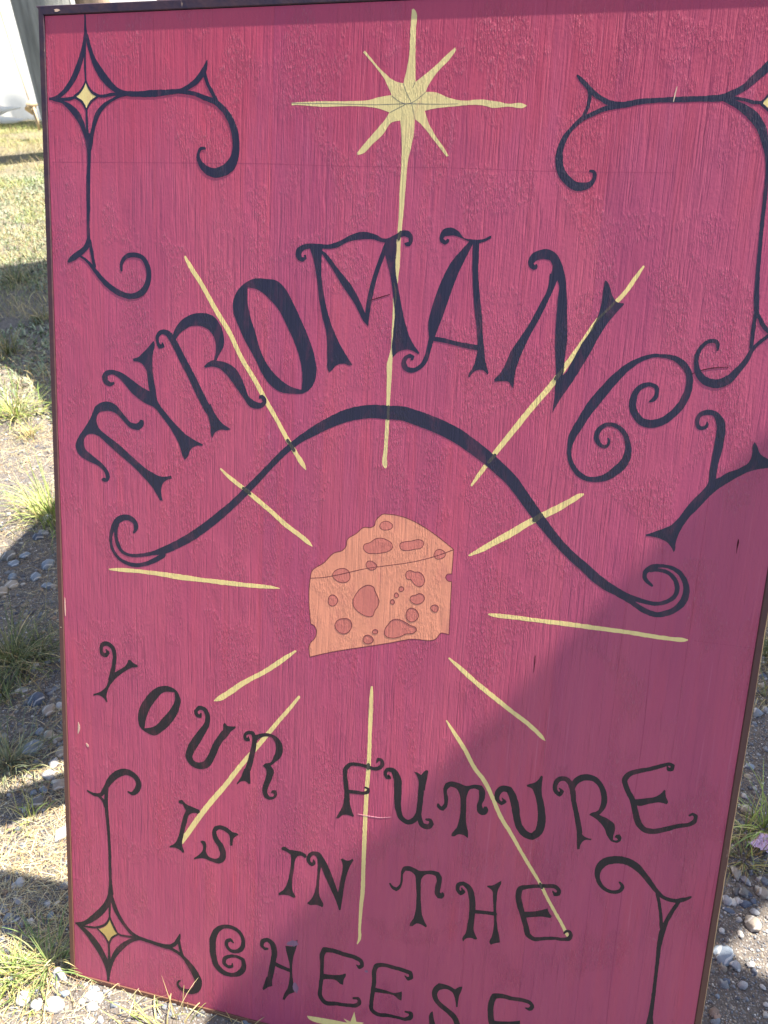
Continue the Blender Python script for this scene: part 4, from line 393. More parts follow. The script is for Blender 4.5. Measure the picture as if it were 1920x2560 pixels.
    ('corner_scroll', 'navy scroll ornament in the top left corner', 'navy', ['P 60.0,1512.6 62.5,1512.5 63.0,1495.8 63.9,1486.4 61.3,1475.2 59.8,1465.8 54.7,1450.7 44.7,1431.8 32.3,1418.5 22.5,1411.8 15.1,1408.0 3.0,1407.6 2.2,1410.8 9.2,1411.4 22.7,1418.6 35.1,1432.0 45.2,1449.0 52.8,1466.0 58.0,1482.8 59.5,1495.9', 'S 61.2,1480.8,2.51 59.9,1460.1,2.74 59.7,1444.9,2.75 60.2,1430.6,2.55', 'P 61.7,1492.1 64.7,1488.2 69.4,1473.1 76.0,1457.8 85.0,1446.3 96.3,1432.8 107.7,1422.1 121.5,1416.8 114.5,1414.4 103.0,1416.5 93.8,1422.3 82.4,1433.0 73.4,1446.5 66.8,1463.7 62.9,1477.0', 'S 10.3,1409.1,3.04 32.0,1408.4,4.32 44.0,1410.6,3.01', 'S 60.3,1431.5,2.13 53.8,1420.1,2.99 42.9,1412.1,3.44', 'S 60.3,1431.5,2.13 67.9,1418.0,3.41 79.5,1412.0,3.82 102.9,1413.6,4.22 123.8,1413.9,5.45', 'S 41.6,1410.6,3.01 53.3,1404.6,3.43 60.2,1393.9,2.58', 'S 60.2,1393.9,2.15 66.3,1403.5,2.99 78.3,1411.1,2.98', 'P 3.1,1410.7 22.3,1407.0 34.2,1402.9 45.9,1395.0 55.0,1381.3 59.4,1367.5 61.5,1357.7 59.0,1351.7 54.5,1363.6 47.8,1377.4 36.2,1391.2 22.2,1403.1 7.8,1407.2', 'S 60.4,1393.9,2.58 60.7,1377.3,3.45 61.1,1359.6,3.91', 'P 114.6,1415.7 123.7,1411.4 107.5,1407.8 93.3,1400.3 81.3,1388.8 73.9,1373.3 69.9,1357.6 67.2,1343.8 61.7,1345.8 63.9,1357.7 67.9,1373.3 74.3,1390.8 86.3,1402.3 100.5,1408.8', 'S 62.1,1361.6,7.80 62.8,1351.7,9.56 63.0,1341.8,6.54 62.4,1327.9,5.25 60.9,1307.9,5.73 60.1,1287.7,5.76 60.0,1267.4,5.35 59.0,1246.9,4.48 59.4,1224.2,5.42', 'S 59.0,1228.0,4.51 57.3,1219.7,7.69 50.1,1211.1,7.72 40.1,1204.6,8.67 29.9,1198.0,6.42 26.1,1195.3,3.68', 'S 60.8,1223.9,5.41 64.3,1205.3,4.98 67.3,1189.6,5.00', 'S 43.7,1203.6,2.74 54.7,1197.7,3.64 64.3,1188.5,5.46 76.3,1175.2,6.83 90.7,1163.1,7.73 107.7,1154.2,8.17 124.6,1151.1,7.68 139.2,1155.5,8.98 148.9,1166.3,8.48 152.6,1178.9,7.56 150.3,1193.3,7.09 143.3,1203.4,6.20 130.2,1207.1,6.66 118.2,1204.7,6.24 110.8,1196.2,4.93 110.2,1185.8,3.15', 'S 116.9,1415.3,5.04 121.5,1414.3,5.87 139.8,1413.1,7.09 162.6,1413.7,8.69 185.2,1414.8,6.57 200.9,1415.9,5.72', 'S 196.4,1415.6,4.09 212.0,1420.4,6.50 227.4,1431.3,7.26 233.9,1439.4,7.62 237.1,1446.7,4.40 238.6,1451.6,1.60', 'S 235.0,1437.6,4.82 239.5,1424.6,4.83 245.1,1415.2,4.83 252.2,1404.0,4.84', 'S 196.4,1415.0,4.09 218.7,1412.8,5.29 236.3,1407.0,6.07 251.8,1401.2,6.86 262.8,1392.7,7.66 271.7,1381.4,8.47 278.4,1366.4,9.30 280.8,1351.3,9.74 280.0,1338.1,11.01 273.6,1324.8,13.95 261.5,1317.0,13.21 248.2,1315.0,11.61 235.9,1320.8,9.14 228.0,1330.4,5.82 226.8,1338.0,4.15 230.1,1344.8,4.13 236.4,1345.3,2.89']),
    ('yellow_diamond', 'yellow diamond of the top left scroll', 'yellow', ['P 60.0,1430.8 64.5,1421.9 70.2,1416.0 76.2,1411.7 67.6,1404.5 63.9,1398.7 60.2,1394.1 56.8,1400.7 49.9,1407.6 42.6,1411.0 51.3,1417.2 57.5,1423.9']),
    ('corner_scroll', 'navy scroll ornament in the top right corner', 'navy', ['S 711.2,1424.7,2.40 714.1,1421.7,4.45 720.0,1416.3,4.80 729.8,1407.0,5.82 741.1,1399.3,5.47 754.0,1393.8,6.14 766.3,1392.4,6.79 783.2,1395.5,6.41 805.3,1396.8,5.35 830.6,1397.3,6.29 855.6,1397.8,6.23 870.4,1398.4,7.50 880.0,1399.9,8.12', 'S 870.4,1397.9,4.89 883.0,1402.3,7.46 895.2,1408.5,7.09 905.1,1417.8,8.64 917.6,1430.2,9.51 928.0,1447.1,8.79 934.3,1468.6,6.21 935.8,1489.9,2.46', 'S 723.9,1412.9,4.11 727.6,1402.8,4.12 726.9,1392.8,4.13 723.2,1381.9,4.15', 'S 763.0,1391.1,5.10 745.8,1388.4,5.48 732.4,1382.7,5.17 720.5,1376.9,5.55 710.8,1367.6,4.89 703.7,1357.4,6.33 699.5,1345.4,7.42 698.9,1333.3,8.87 701.9,1321.2,9.25 710.3,1309.9,9.97 721.0,1303.0,9.96 730.1,1302.3,9.22 738.7,1305.8,6.36 742.5,1312.8,4.57 740.9,1318.8,3.86 736.9,1320.0,3.17', 'S 883.5,1398.7,3.25 896.8,1396.4,3.23 910.3,1393.1,3.86 916.7,1393.0,3.21', 'S 877.2,1396.7,4.88 894.6,1389.2,8.11 909.0,1379.4,10.68 918.7,1368.1,9.72 925.9,1351.8,7.47 930.7,1335.5,4.89 932.7,1322.4,4.26 933.8,1305.9,4.28 934.8,1280.9,4.31 935.8,1255.6,4.35 937.3,1228.5,4.39 939.0,1202.5,4.76 941.1,1181.7,5.82 944.1,1160.7,5.17', 'S 915.2,1392.5,2.25 922.0,1400.1,2.56 925.9,1407.2,1.91', 'S 915.2,1392.5,2.25 922.5,1386.5,2.57 930.8,1379.2,1.93', 'S 917.4,1466.0,2.19 925.9,1407.2,2.23', 'S 939.1,1393.5,2.23 958.0,1394.1,3.16', 'S 925.9,1407.2,1.91 931.2,1398.4,2.23 939.1,1393.5,1.91', 'S 930.8,1379.2,1.93 932.6,1388.8,2.24 939.1,1393.2,1.91', 'S 930.7,1380.0,2.25 931.9,1355.0,2.59 932.8,1329.0,2.94', 'S 942.2,1162.1,3.79 942.8,1142.6,4.51 943.2,1124.8,4.19', 'S 944.9,1163.1,4.13 947.8,1158.8,4.48 953.2,1150.2,4.83 963.7,1141.5,4.82', 'S 965.9,1143.8,3.09 953.9,1133.4,4.16 945.2,1123.1,4.53 940.2,1110.2,5.97 931.7,1096.9,7.78 922.8,1085.4,9.97 911.3,1080.1,10.74 898.8,1082.0,9.70 889.9,1088.9,8.27 885.0,1099.6,6.10 884.2,1112.4,5.01 888.2,1122.7,4.63 896.8,1130.0,4.60 903.9,1129.0,4.95 906.5,1122.8,3.54 906.1,1119.5,1.77']),
    ('yellow_diamond', 'yellow diamond of the top right scroll', 'yellow', ['P 916.4,1393.0 922.4,1398.5 926.0,1406.4 930.6,1399.2 939.1,1393.5 932.6,1388.8 930.6,1380.8 924.9,1386.5']),
    ('corner_scroll', 'black scroll ornament in the bottom left corner', 'black', ['S 33.7,360.4,2.85 45.6,356.4,5.68 57.0,357.8,6.79 65.8,370.2,7.32 74.6,385.8,10.63 88.9,401.1,12.22 105.7,408.4,11.04 119.5,404.2,9.91 127.1,393.4,9.37 123.3,378.9,9.41 114.9,371.7,6.11 108.5,373.2,3.34', 'S 51.3,356.1,3.97 61.1,349.6,5.10 66.5,338.1,6.24', 'S 69.3,373.7,6.75 67.8,356.6,6.78 67.9,334.1,6.81 70.1,306.2,5.71 71.7,272.2,5.18 72.2,228.9,5.23 72.4,193.7,6.45 72.6,177.5,10.60', 'P 69.9,185.2 75.5,177.7 71.0,155.2 63.7,142.0 48.5,123.2 30.3,108.0 15.2,99.6 3.2,100.3 2.6,103.2 18.4,109.6 33.7,124.1 49.0,141.4 61.1,159.3', 'P 72.8,185.9 78.8,166.6 87.1,144.7 98.4,126.6 112.7,112.1 127.1,106.2 135.7,103.0 124.1,100.0 109.7,105.3 95.4,119.8 84.0,135.0 75.6,150.9 71.8,164.9', 'S 70.9,164.7,3.54 69.9,146.5,4.15 69.6,129.9,2.98', 'S 69.6,131.4,2.98 63.1,116.2,4.19 48.1,105.5,4.22 24.2,100.4,3.64 7.7,100.2,3.65', 'S 69.6,131.4,2.98 76.3,115.0,4.18 86.3,100.9,3.58 100.9,100.7,4.17 124.2,103.6,4.73', 'S 45.6,101.2,2.41 59.6,89.5,3.62 67.0,76.1,3.62', 'S 67.0,76.1,3.62 74.4,91.8,3.60 86.9,101.6,2.99', 'P 4.7,101.6 15.2,99.6 29.9,91.1 47.4,74.1 58.8,55.5 65.9,38.9 68.5,20.9 65.1,1.3 62.1,1.4 59.6,24.8 49.7,47.0 35.3,67.9 20.8,85.7 9.1,96.6', 'P 121.3,102.9 131.4,101.8 112.4,92.4 94.6,74.1 79.5,51.7 70.1,24.5 66.0,0.9 63.8,7.1 65.1,26.2 69.0,45.9 79.9,70.3 97.8,90.2 112.5,100.0', 'S 67.0,76.1,3.62 67.2,57.7,4.24 65.8,35.7,6.10', 'S 125.6,103.4,7.09 147.2,101.4,6.47 164.4,99.8,7.62 178.6,100.5,8.76 190.0,108.0,6.39 197.0,118.7,6.94 200.1,129.9,2.31', 'S 197.9,116.0,5.21 201.8,99.1,5.22 206.0,87.6,5.82', 'S 175.8,98.9,4.68 192.8,95.2,5.82 206.9,86.9,6.40 218.2,74.9,10.47 228.1,61.0,12.80 233.8,47.5,13.41 231.0,33.1,12.88 221.2,24.2,10.00 208.4,22.8,7.08 198.4,27.1,5.32 196.1,34.1,4.13 200.4,39.9,2.94']),
    ('yellow_diamond', 'ochre diamond of the bottom left scroll', 'ochre', ['P 69.6,129.6 74.9,117.7 79.1,108.2 84.8,100.5 75.9,92.1 71.3,83.3 67.0,78.0 63.9,86.0 56.7,94.9 47.4,100.4 55.5,105.5 64.6,114.5']),
    ('corner_scroll', 'black scroll ornament in the bottom right corner', 'black', ['S 875.6,386.0,3.13 879.8,381.1,4.92 877.5,373.2,5.39 867.5,368.8,5.41 854.5,372.7,5.88 845.7,385.5,6.32 845.2,400.2,9.00 852.2,412.8,11.18 864.0,419.1,11.57 878.3,421.1,11.51 893.4,416.1,11.04 904.8,406.5,8.82 914.2,396.5,7.94 923.7,385.4,6.62 936.1,376.1,5.73 951.5,374.9,6.14 961.1,378.9,6.12 969.9,385.4,3.05', 'S 925.6,383.4,4.41 931.4,363.9,4.43 935.7,345.2,4.45 938.4,328.5,5.36', 'S 956.9,376.9,4.82 949.5,358.5,5.29 943.6,339.7,5.78 940.1,321.4,7.60 938.9,301.8,6.30 939.8,269.1,4.99 940.6,236.0,4.58 941.2,205.1,5.54 941.2,184.1,6.50 941.8,167.7,10.26 943.0,136.1,14.11']),
    ('wood_crack', '', 'crack', ['S 472.1,1159.6,0.40 479.3,1161.9,1.01 489.6,1165.2,1.20 499.3,1168.5,0.60']),
    ('wood_crack', '', 'crack', ['S 881.0,1089.8,0.54 891.8,1094.9,1.08 901.9,1097.9,1.07 921.7,1100.4,0.35']),
    ('wood_crack', '', 'crack', ['S 961.1,891.8,0.75 961.5,887.5,1.87 961.2,880.5,0.94 961.6,873.6,0.38']),
    ('wood_crack', '', 'crack', ['S 729.1,702.9,0.85 729.5,691.8,1.07 729.3,678.3,0.43']),
    ('paint_chip', '', 'chip', ['S 823.8,1411.2,0.50 822.7,1403.1,1.33 821.7,1394.7,0.50']),
    ('paint_chip', '', 'chip', ['S 20.1,479.9,1.39 20.9,470.6,3.34 18.9,460.7,1.12']),
    ('paint_chip', '', 'chip', ['S 33.8,445.6,1.39 35.9,441.9,3.35 37.0,439.9,1.12']),
    ('paint_chip', '', 'chip', ['S 2.4,689.6,0.79 2.3,673.1,1.86 2.4,659.0,0.80']),
    ('scratch', '', 'scratch', ['S 493.0,413.3,0.50 512.1,413.4,1.23 526.4,414.3,0.98 544.6,419.2,0.49']),
    ('pencil_line', '', 'faint', ['S 4.8,1327.7,0.89 91.8,1327.6,0.87 207.7,1327.2,0.84 309.4,1326.8,0.81 423.9,1324.4,0.59 583.4,1322.4,0.56 677.7,1319.7,0.72 832.3,1318.8,0.51']),
    ('pencil_line', '', 'faint', ['S 867.3,938.9,0.76 877.3,818.4,0.79 877.2,723.2,0.81 880.0,633.8,1.04 880.4,562.2,1.06 879.3,449.2,1.10 880.6,326.6,1.14 881.4,224.2,1.17 884.3,118.5,0.96']),
    ('pencil_line', '', 'faint', ['S 927.0,753.0,0.59 999.3,753.2,0.58']),
    ('show_through', '', 'ghost', ['S 508.9,1245.7,3.11 507.5,1241.5,3.71 507.0,1237.0,3.91']),
    ('show_through', '', 'ghost', ['S 503.6,1183.2,1.19 506.7,1171.7,1.99 507.3,1162.0,2.00 506.3,1154.2,1.20']),
    ('show_through', '', 'ghost', ['S 505.7,1023.7,3.13 505.7,1015.9,3.55 505.8,1007.2,3.35']),
    ('show_through', '', 'ghost', ['S 364.3,966.5,4.43 369.0,960.5,4.87 373.8,953.3,4.88']),
    ('show_through', '', 'ghost', ['S 652.1,970.8,4.04 648.8,966.3,4.46 644.8,960.8,4.06']),
    ('show_through', '', 'ghost', ['S 711.3,890.0,6.91 715.0,893.5,6.89 718.3,896.5,6.88']),
    ('show_through', '', 'ghost', ['S 757.8,1134.3,1.48 763.7,1148.5,2.40 772.7,1159.1,2.75 779.1,1166.7,2.92 782.0,1170.5,2.18']),
    ('show_through', '', 'ghost', ['S 728.7,1088.4,2.28 725.0,1081.4,4.20 720.6,1074.1,5.36']),
    ('show_through', '', 'ghost', ['S 768.3,359.1,3.26 769.7,355.7,3.73 771.1,352.2,3.26']),
    ('show_through', '', 'ghost', ['S 505.2,497.4,4.84 504.9,494.3,5.33 504.8,491.0,4.85']),
    ('show_through', '', 'ghost', ['S 299.6,892.3,4.61 304.4,889.6,5.53 309.7,886.1,4.60']),
]
STONES = [
    (-0.376, 0.423, 0.0374, 0.0382, 'bluegrey', 'flat', 'round flat blue-grey stone in the shade beside the big grass clump'),
    (-0.359, 0.462, 0.0218, 0.0218, 'tan', 'round', 'small brown stone just above and right of the flat blue-grey one'),
    (-0.388, 0.469, 0.0162, 0.0199, 'bluegrey', 'round', 'small blue stone above the flat blue-grey one'),
    (-0.338, 0.453, 0.0141, 0.0139, 'white', 'flat', 'pale veined pebble between the brown stone and the sign edge'),
    (-0.303, 0.425, 0.0222, 0.0248, 'tan', 'round', 'brownish stone half hidden by the left trim of the sign'),
    (-0.303, 0.397, 0.0256, 0.0223, 'white', 'slab', 'white tilted stone casting a dark shadow near the left trim'),
    (-0.295, 0.364, 0.0234, 0.0196, 'white', 'round', 'pale sunlit stone at the upper rim of the narrow shadow band'),
    (-0.254, 0.347, 0.0248, 0.0286, 'tan', 'round', 'brown stone in the narrow shadow band against the trim'),
    (-0.28, 0.3, 0.0227, 0.0259, 'dark', 'round', 'dark grey stone in the middle of the narrow shadow band'),
    (-0.285, 0.329, 0.0212, 0.0133, 'bluegrey', 'slab', 'low blue-grey slab in the narrow shadow band'),
    (-0.304, 0.318, 0.0132, 0.0114, 'bluegrey', 'round', 'small grey pebble at the upper side of the narrow shadow band'),
    (-0.299, 0.278, 0.0095, 0.0123, 'white', 'round', 'small pale pebble at the lower side of the narrow shadow band'),
    (-0.354, 0.303, 0.0088, 0.0086, 'grey', 'round', 'tiny grey pebble at the far left of the narrow shadow band'),
    (-0.183, 0.246, 0.0301, 0.0388, 'white', 'slab', 'large pointed pale stone leaning out from behind the left trim'),
    (-0.206, 0.13, 0.019, 0.0154, 'white', 'round', 'white stone lying among straw left of the lower scroll'),
    (-0.176, 0.062, 0.0289, 0.0156, 'navy', 'flat', 'long dark blue stone in the lowest shadow band'),
    (-0.17, 0.042, 0.0233, 0.0139, 'navy', 'flat', 'oval dark blue stone at the left image edge in the lowest shadow band'),
    (-0.179, 0.079, 0.0138, 0.0109, 'navy', 'flat', 'small dark blue stone above the long dark blue one'),
    (-0.148, 0.082, 0.0099, 0.0093, 'tan', 'round', 'light tan pebble in the lowest shadow band'),
    (-0.184, 0.096, 0.0186, 0.0103, 'grey', 'flat', 'grey flat stone at the top of the lowest shadow band'),
    (-0.207, 0.077, 0.0123, 0.0159, 'bluegrey', 'flat', 'blue stone cut by the left image edge'),
    (-0.106, 0.084, 0.0099, 0.012, 'bluegrey', 'round', 'grey-blue pebble in the lowest shadow band nearest the trim'),
    (-0.092, 0.084, 0.0091, 0.0091, 'dark', 'round', 'small dark pebble beside the trim above the grass clump'),
    (-0.124, 0.102, 0.0108, 0.0087, 'white', 'round', 'pale lilac pebble at the top of the lowest shadow band'),
    (-0.067, -0.057, 0.0223, 0.0191, 'white', 'round', 'round white stone, leftmost of the white stones in the lower left corner'),
    (-0.037, -0.061, 0.02, 0.0176, 'white', 'round', 'white stone between the leftmost and the biggest white stone'),
    (-0.009, -0.054, 0.0304, 0.0221, 'white', 'round', 'biggest white stone in the lower left corner'),
    (-0.004, -0.033, 0.0188, 0.0107, 'bluegrey', 'slab', 'flat grey stone above the biggest white stone'),
    (0.045, -0.026, 0.0236, 0.0152, 'white', 'round', 'pale speckled stone below the bottom trim, upper of a group of three'),
    (0.058, -0.026, 0.018, 0.014, 'white', 'round', 'bright white stone, right one of a group of three'),
    (0.053, -0.041, 0.0206, 0.0161, 'white', 'slab', 'lilac-white wedge stone, lowest of a group of three'),
    (0.033, -0.037, 0.0118, 0.0087, 'white', 'round', 'small white stone left of the group of three'),
    (-0.028, -0.007, 0.0242, 0.0161, 'grey', 'round', 'grey stone in front of the lower left corner of the sign'),
    (-0.028, -0.023, 0.0169, 0.0109, 'white', 'slab', 'pale stone below the grey one at the corner of the sign'),
    (0.07, -0.013, 0.0111, 0.0076, 'grey', 'round', 'grey stone tucked under the bottom trim'),
    (0.042, -0.013, 0.0196, 0.0083, 'bluegrey', 'flat', 'flat blue-grey stone in the thin shadow under the bottom trim'),
    (0.081, -0.056, 0.0136, 0.0089, 'grey', 'slab', 'grey shard in the sunlit straw at the bottom'),
    (0.061, -0.065, 0.0135, 0.0078, 'white', 'round', 'white stone at the bottom image edge'),
    (-0.907, 1.277, 0.0259, 0.0264, 'white', 'round', 'white stone at the tip of the large shaded gravel patch'),
    (-0.87, 1.173, 0.0289, 0.0268, 'navy', 'round', 'dark blue stone near the top of the large shaded gravel patch'),
    (-0.874, 1.204, 0.0319, 0.0231, 'grey', 'flat', 'flat grey stone near the tip of the large shaded gravel patch'),
    (-0.902, 1.065, 0.0383, 0.0331, 'dark', 'round', 'dark grey stone in the large shaded patch at the left image edge'),
    (-0.866, 1.039, 0.0302, 0.0228, 'bluegrey', 'flat', 'flat blue stone under the dark grey one at the left image edge'),
    (-0.759, 1.055, 0.03, 0.0373, 'bluegrey', 'round', 'pale blue stone in the large shaded patch near the trim'),
    (-0.857, 1.082, 0.0281, 0.0272, 'bluegrey', 'flat', 'blue-grey flat stone in the middle of the large shaded patch'),
    (-0.757, 0.992, 0.0232, 0.03, 'bluegrey', 'round', 'bright blue-grey stone in the middle of the large shaded patch'),
    (-0.828, 0.98, 0.0209, 0.0218, 'bluegrey', 'round', 'small blue stone above the broad brown-grey one'),
    (-0.809, 0.947, 0.0376, 0.0336, 'tan', 'flat', 'broad brown-grey flat stone in the large shaded patch'),
    (-0.678, 0.965, 0.0168, 0.0172, 'tan', 'round', 'cream pebble beside the trim in the large shaded patch'),
    (-0.706, 0.967, 0.0253, 0.0226, 'bluegrey', 'flat', 'blue stone left of the cream pebble'),
    (-0.811, 0.909, 0.0263, 0.0294, 'tan', 'round', 'brown stone cut by the left image edge in the shade'),
    (-0.452, 0.552, 0.038, 0.0314, 'navy', 'round', 'large dark blue veined stone below the dark grass'),
    (-0.402, 0.528, 0.0245, 0.0317, 'tan', 'round', 'grey-tan egg-shaped stone close to the left trim'),
    (-0.387, 0.549, 0.0158, 0.0176, 'white', 'round', 'small white stone touching the left trim'),
    (-0.511, 0.578, 0.0224, 0.0163, 'grey', 'flat', 'flat light grey stone under the dark grass'),
    (-0.524, 0.645, 0.0126, 0.0159, 'grey', 'slab', 'grey shard at the foot of the dark grass'),
    (-0.476, 0.689, 0.0095, 0.0123, 'bluegrey', 'round', 'little blue pebble beside the trim in the deep shade'),
    (1.128, 0.445, 0.0207, 0.025, 'tan', 'slab', 'angular tan-grey stone beside the right trim'),
    (1.145, 0.435, 0.0147, 0.0189, 'grey', 'slab', 'veined grey stone right of the angular tan one'),
    (1.138, 0.407, 0.0152, 0.0155, 'dark', 'round', 'round dark olive stone right of the sign'),
    (1.148, 0.408, 0.0094, 0.0121, 'navy', 'slab', 'dark blue stone behind the round dark olive one'),
    (1.173, 0.414, 0.0246, 0.0191, 'tan', 'round', 'long tan stone cut by the right image edge'),
    (1.106, 0.384, 0.0137, 0.0176, 'grey', 'round', 'grey stone against the right trim'),
    (1.126, 0.388, 0.0093, 0.0117, 'white', 'round', 'pale grey stone between the trim stone and the navy stone'),
    (1.138, 0.384, 0.0222, 0.0131, 'navy', 'slab', 'navy stone lying in front of the round dark olive one'),
    (1.153, 0.392, 0.0136, 0.0138, 'navy', 'slab', 'dark blue stone right of the navy one'),
    (1.108, 0.365, 0.0199, 0.0081, 'navy', 'flat', 'thin dark blue slab beside the right trim'),
    (1.124, 0.409, 0.0073, 0.0078, 'white', 'round', 'small white pebble above the pale grey stone'),
    (1.166, 0.593, 0.0214, 0.0179, 'tan', 'round', 'grey-brown stone behind the tall grass blades'),
    (1.165, 0.628, 0.0097, 0.0106, 'white', 'round', 'white pebble beside the right trim higher up'),
    (1.188, 0.65, 0.0089, 0.0099, 'grey', 'round', 'grey pebble in the upper gravel right of the sign'),
    (1.185, 0.707, 0.0184, 0.017, 'bluegrey', 'slab', 'blue stone right of the sign near the top of the gravel'),
    (1.146, 0.347, 0.0259, 0.0238, 'tan', 'round', 'large striped pale stone at the edge of the sunny spot'),
    (1.091, 0.281, 0.0299, 0.0307, 'bluegrey', 'flat', 'large flat blue-grey stone touching the lower right trim'),
    (1.109, 0.267, 0.0202, 0.0169, 'grey', 'slab', 'purple-grey stone right of the large flat blue-grey one'),
    (1.092, 0.323, 0.0084, 0.0097, 'white', 'round', 'pale stone with a dark top beside the lower right trim'),
    (1.116, 0.236, 0.0165, 0.0128, 'grey', 'slab', 'light grey stone below the sunny spot'),
    (1.092, 0.237, 0.0113, 0.0076, 'navy', 'round', 'dark blue pebble below the large flat blue-grey stone'),
    (1.134, 0.274, 0.0161, 0.0121, 'white', 'slab', 'pale stone at the lower edge of the sunny spot'),
    (1.124, 0.351, 0.0091, 0.0073, 'white', 'round', 'cream pebble left of the large striped stone'),
    (1.152, 0.372, 0.0142, 0.0102, 'grey', 'round', 'grey stone above the large striped one'),
    (1.149, 0.24, 0.0105, 0.0064, 'white', 'round', 'white pebble below the sunny spot near the image edge'),
    (1.15, 0.212, 0.0084, 0.0068, 'white', 'round', 'white pebble in the lower right corner'),
    (1.075, 0.208, 0.0065, 0.0062, 'bluegrey', 'round', 'small blue-grey pebble beside the lowest right trim'),
    (1.249, 0.994, 0.0188, 0.0182, 'navy', 'slab', 'navy stone beside the right trim, highest up'),
    (1.242, 0.961, 0.013, 0.0118, 'tan', 'round', 'tan pebble below the highest navy stone'),
    (1.22, 0.868, 0.0215, 0.024, 'bluegrey', 'slab', 'blue-grey stone hard against the right trim'),
    (1.24, 0.885, 0.0126, 0.0162, 'grey', 'round', 'grey stone at the right image edge beside the blue-grey one'),
]
TUFTS = [
    (-2.658, 3.583, 0.195, 0.168, 'dark', 60, 'small dark green grass tuft at the far rim of the upper shade'),
    (-2.073, 2.995, 0.144, 0.12, 'olive', 50, 'olive grass tuft beside the left trim in the upper shade'),
    (-1.981, 2.557, 0.198, 0.154, 'olive', 70, 'olive grass tuft at the left image edge in the upper shade'),
    (-1.503, 1.934, 0.202, 0.165, 'lime', 130, 'bright sunlit grass tuft at the left image edge'),
    (-1.336, 1.803, 0.087, 0.087, 'straw', 60, 'straw-coloured tuft below the bright sunlit one'),
    (-0.903, 1.292, 0.187, 0.144, 'lime', 150, 'bright green tuft against the left trim in the sun'),
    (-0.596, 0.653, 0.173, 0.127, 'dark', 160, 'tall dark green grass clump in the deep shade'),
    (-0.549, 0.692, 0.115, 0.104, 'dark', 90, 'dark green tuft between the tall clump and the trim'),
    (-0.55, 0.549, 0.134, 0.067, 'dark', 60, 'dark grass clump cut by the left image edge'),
    (-0.408, 0.376, 0.093, 0.114, 'grey', 190, 'dense grey-green grass clump left of the flat stone'),
    (-0.27, 0.259, 0.068, 0.058, 'lime', 26, 'thin green blades growing out of the narrow shadow band'),
    (-0.059, 0.006, 0.083, 0.087, 'green', 120, 'green grass tuft beside the lower left corner of the sign'),
    (-0.109, -0.03, 0.053, 0.105, 'lime', 150, 'low yellow-green grass patch in the lower left sun'),
    (0.175, -0.044, 0.085, 0.057, 'lime', 16, 'long green blades in front of the bottom trim'),
    (0.206, -0.048, 0.089, 0.072, 'straw', 22, 'dry straw tuft in front of the bottom trim'),
    (0.334, -0.025, 0.047, 0.047, 'straw', 10, 'few dry stalks at the bottom edge in front of the sign'),
    (1.159, 0.532, 0.101, 0.037, 'lime', 22, 'upright green and yellow blades beside the right trim'),
    (1.193, 0.557, 0.159, 0.037, 'lime', 40, 'tall green blades at the right image edge'),
    (1.147, 0.476, 0.054, 0.072, 'olive', 70, 'brown-green flattened tuft below the pink tissue'),
    (1.263, 1.066, 0.1, 0.056, 'dark', 60, 'dark green tuft at the right image edge, highest up'),
    (1.249, 0.927, 0.064, 0.042, 'olive', 30, 'olive tuft just below the highest one on the right'),
]

# ------------------------------------------------------------------ ground
def gh(x, y):
    """terrain height; kept just below the foot of the signboard"""
    h = .007 * noise.noise((x * 3.1, y * 3.1, 1.3)) + .003 * noise.noise((x * 13, y * 13, 4.1))
    if y > 3: h += .05 * noise.noise((x * .5, y * .5, 7.7)) * min(1, (y - 3) / 4)
    d = abs(y) if -0.1 < x < 1.1 else 1
    if d < .15: h = min(h, .0) - .004 * (1 - d / .15)
    return h - .004

def axis(lo, hi, fine_lo, fine_hi, step):
    a = list(np.arange(fine_lo, fine_hi + 1e-6, step))
    s = step; v = fine_hi
    while v < hi: s *= 1.22; v += s; a.append(min(v, hi))
    s = step; v = fine_lo; b = []
    while v > lo: s *= 1.22; v -= s; b.append(max(v, lo))
    return b[::-1] + a
GX = axis(-300, 300, -1.5, 1.8, .014); GY = axis(-60, 400, -.3, 2.6, .014)
gv = np.array([(x, y, gh(x, y) if abs(x) < 12 and -3 < y < 16 else 0.0) for y in GY for x in GX])
nx = len(GX)
ii, jj = np.meshgrid(np.arange(len(GY) - 1), np.arange(nx - 1), indexing='ij')
q = (ii * nx + jj).ravel()
gf = np.stack([q, q + 1, q + nx + 1, q + nx], 1)
ground = link('ground', fast_mesh('ground', gv, gf, smooth=True), M['ground'])
tag(ground, 'dry gravelly soil with straw under and around the sign', kind='structure')

# ------------------------------------------------------------------ signboard
SW, SH = 1.0, 1.5121
sign = empty('painted_signboard', (0, 0, 0), (R(68), 0, 0))
tag(sign, 'tall maroon wooden signboard with navy fortune lettering and an orange cheese wedge', 'signboard')

def box_verts(x0, x1, y0, y1, z0, z1, c=0.0):
    """box whose front edges are chamfered by c"""
    v = [(x0, y0, z0), (x1, y0, z0), (x1, y1, z0), (x0, y1, z0),
         (x0, y0, z1 - c), (x1, y0, z1 - c), (x1, y1, z1 - c), (x0, y1, z1 - c),
         (x0 + c, y0 + c, z1), (x1 - c, y0 + c, z1), (x1 - c, y1 - c, z1), (x0 + c, y1 - c, z1)]
    f = [(3, 2, 1, 0), (0, 1, 5, 4), (1, 2, 6, 5), (2, 3, 7, 6), (3, 0, 4, 7),
         (4, 5, 9, 8), (5, 6, 10, 9), (6, 7, 11, 10), (7, 4, 8, 11), (8, 9, 10, 11)]
    return v, f

SEAMS = [0, .080, .162, .246, .330, .414, .4995, .582, .669, .755, .838, .920, 1.0]
for i in range(12):
    v, f = box_verts(SEAMS[i] + .00004, SEAMS[i + 1] - .00004, 0.0, SH, -.018, 0.0, .00013)
    link('plank', mesh('plank', v, f), M['board'], sign)

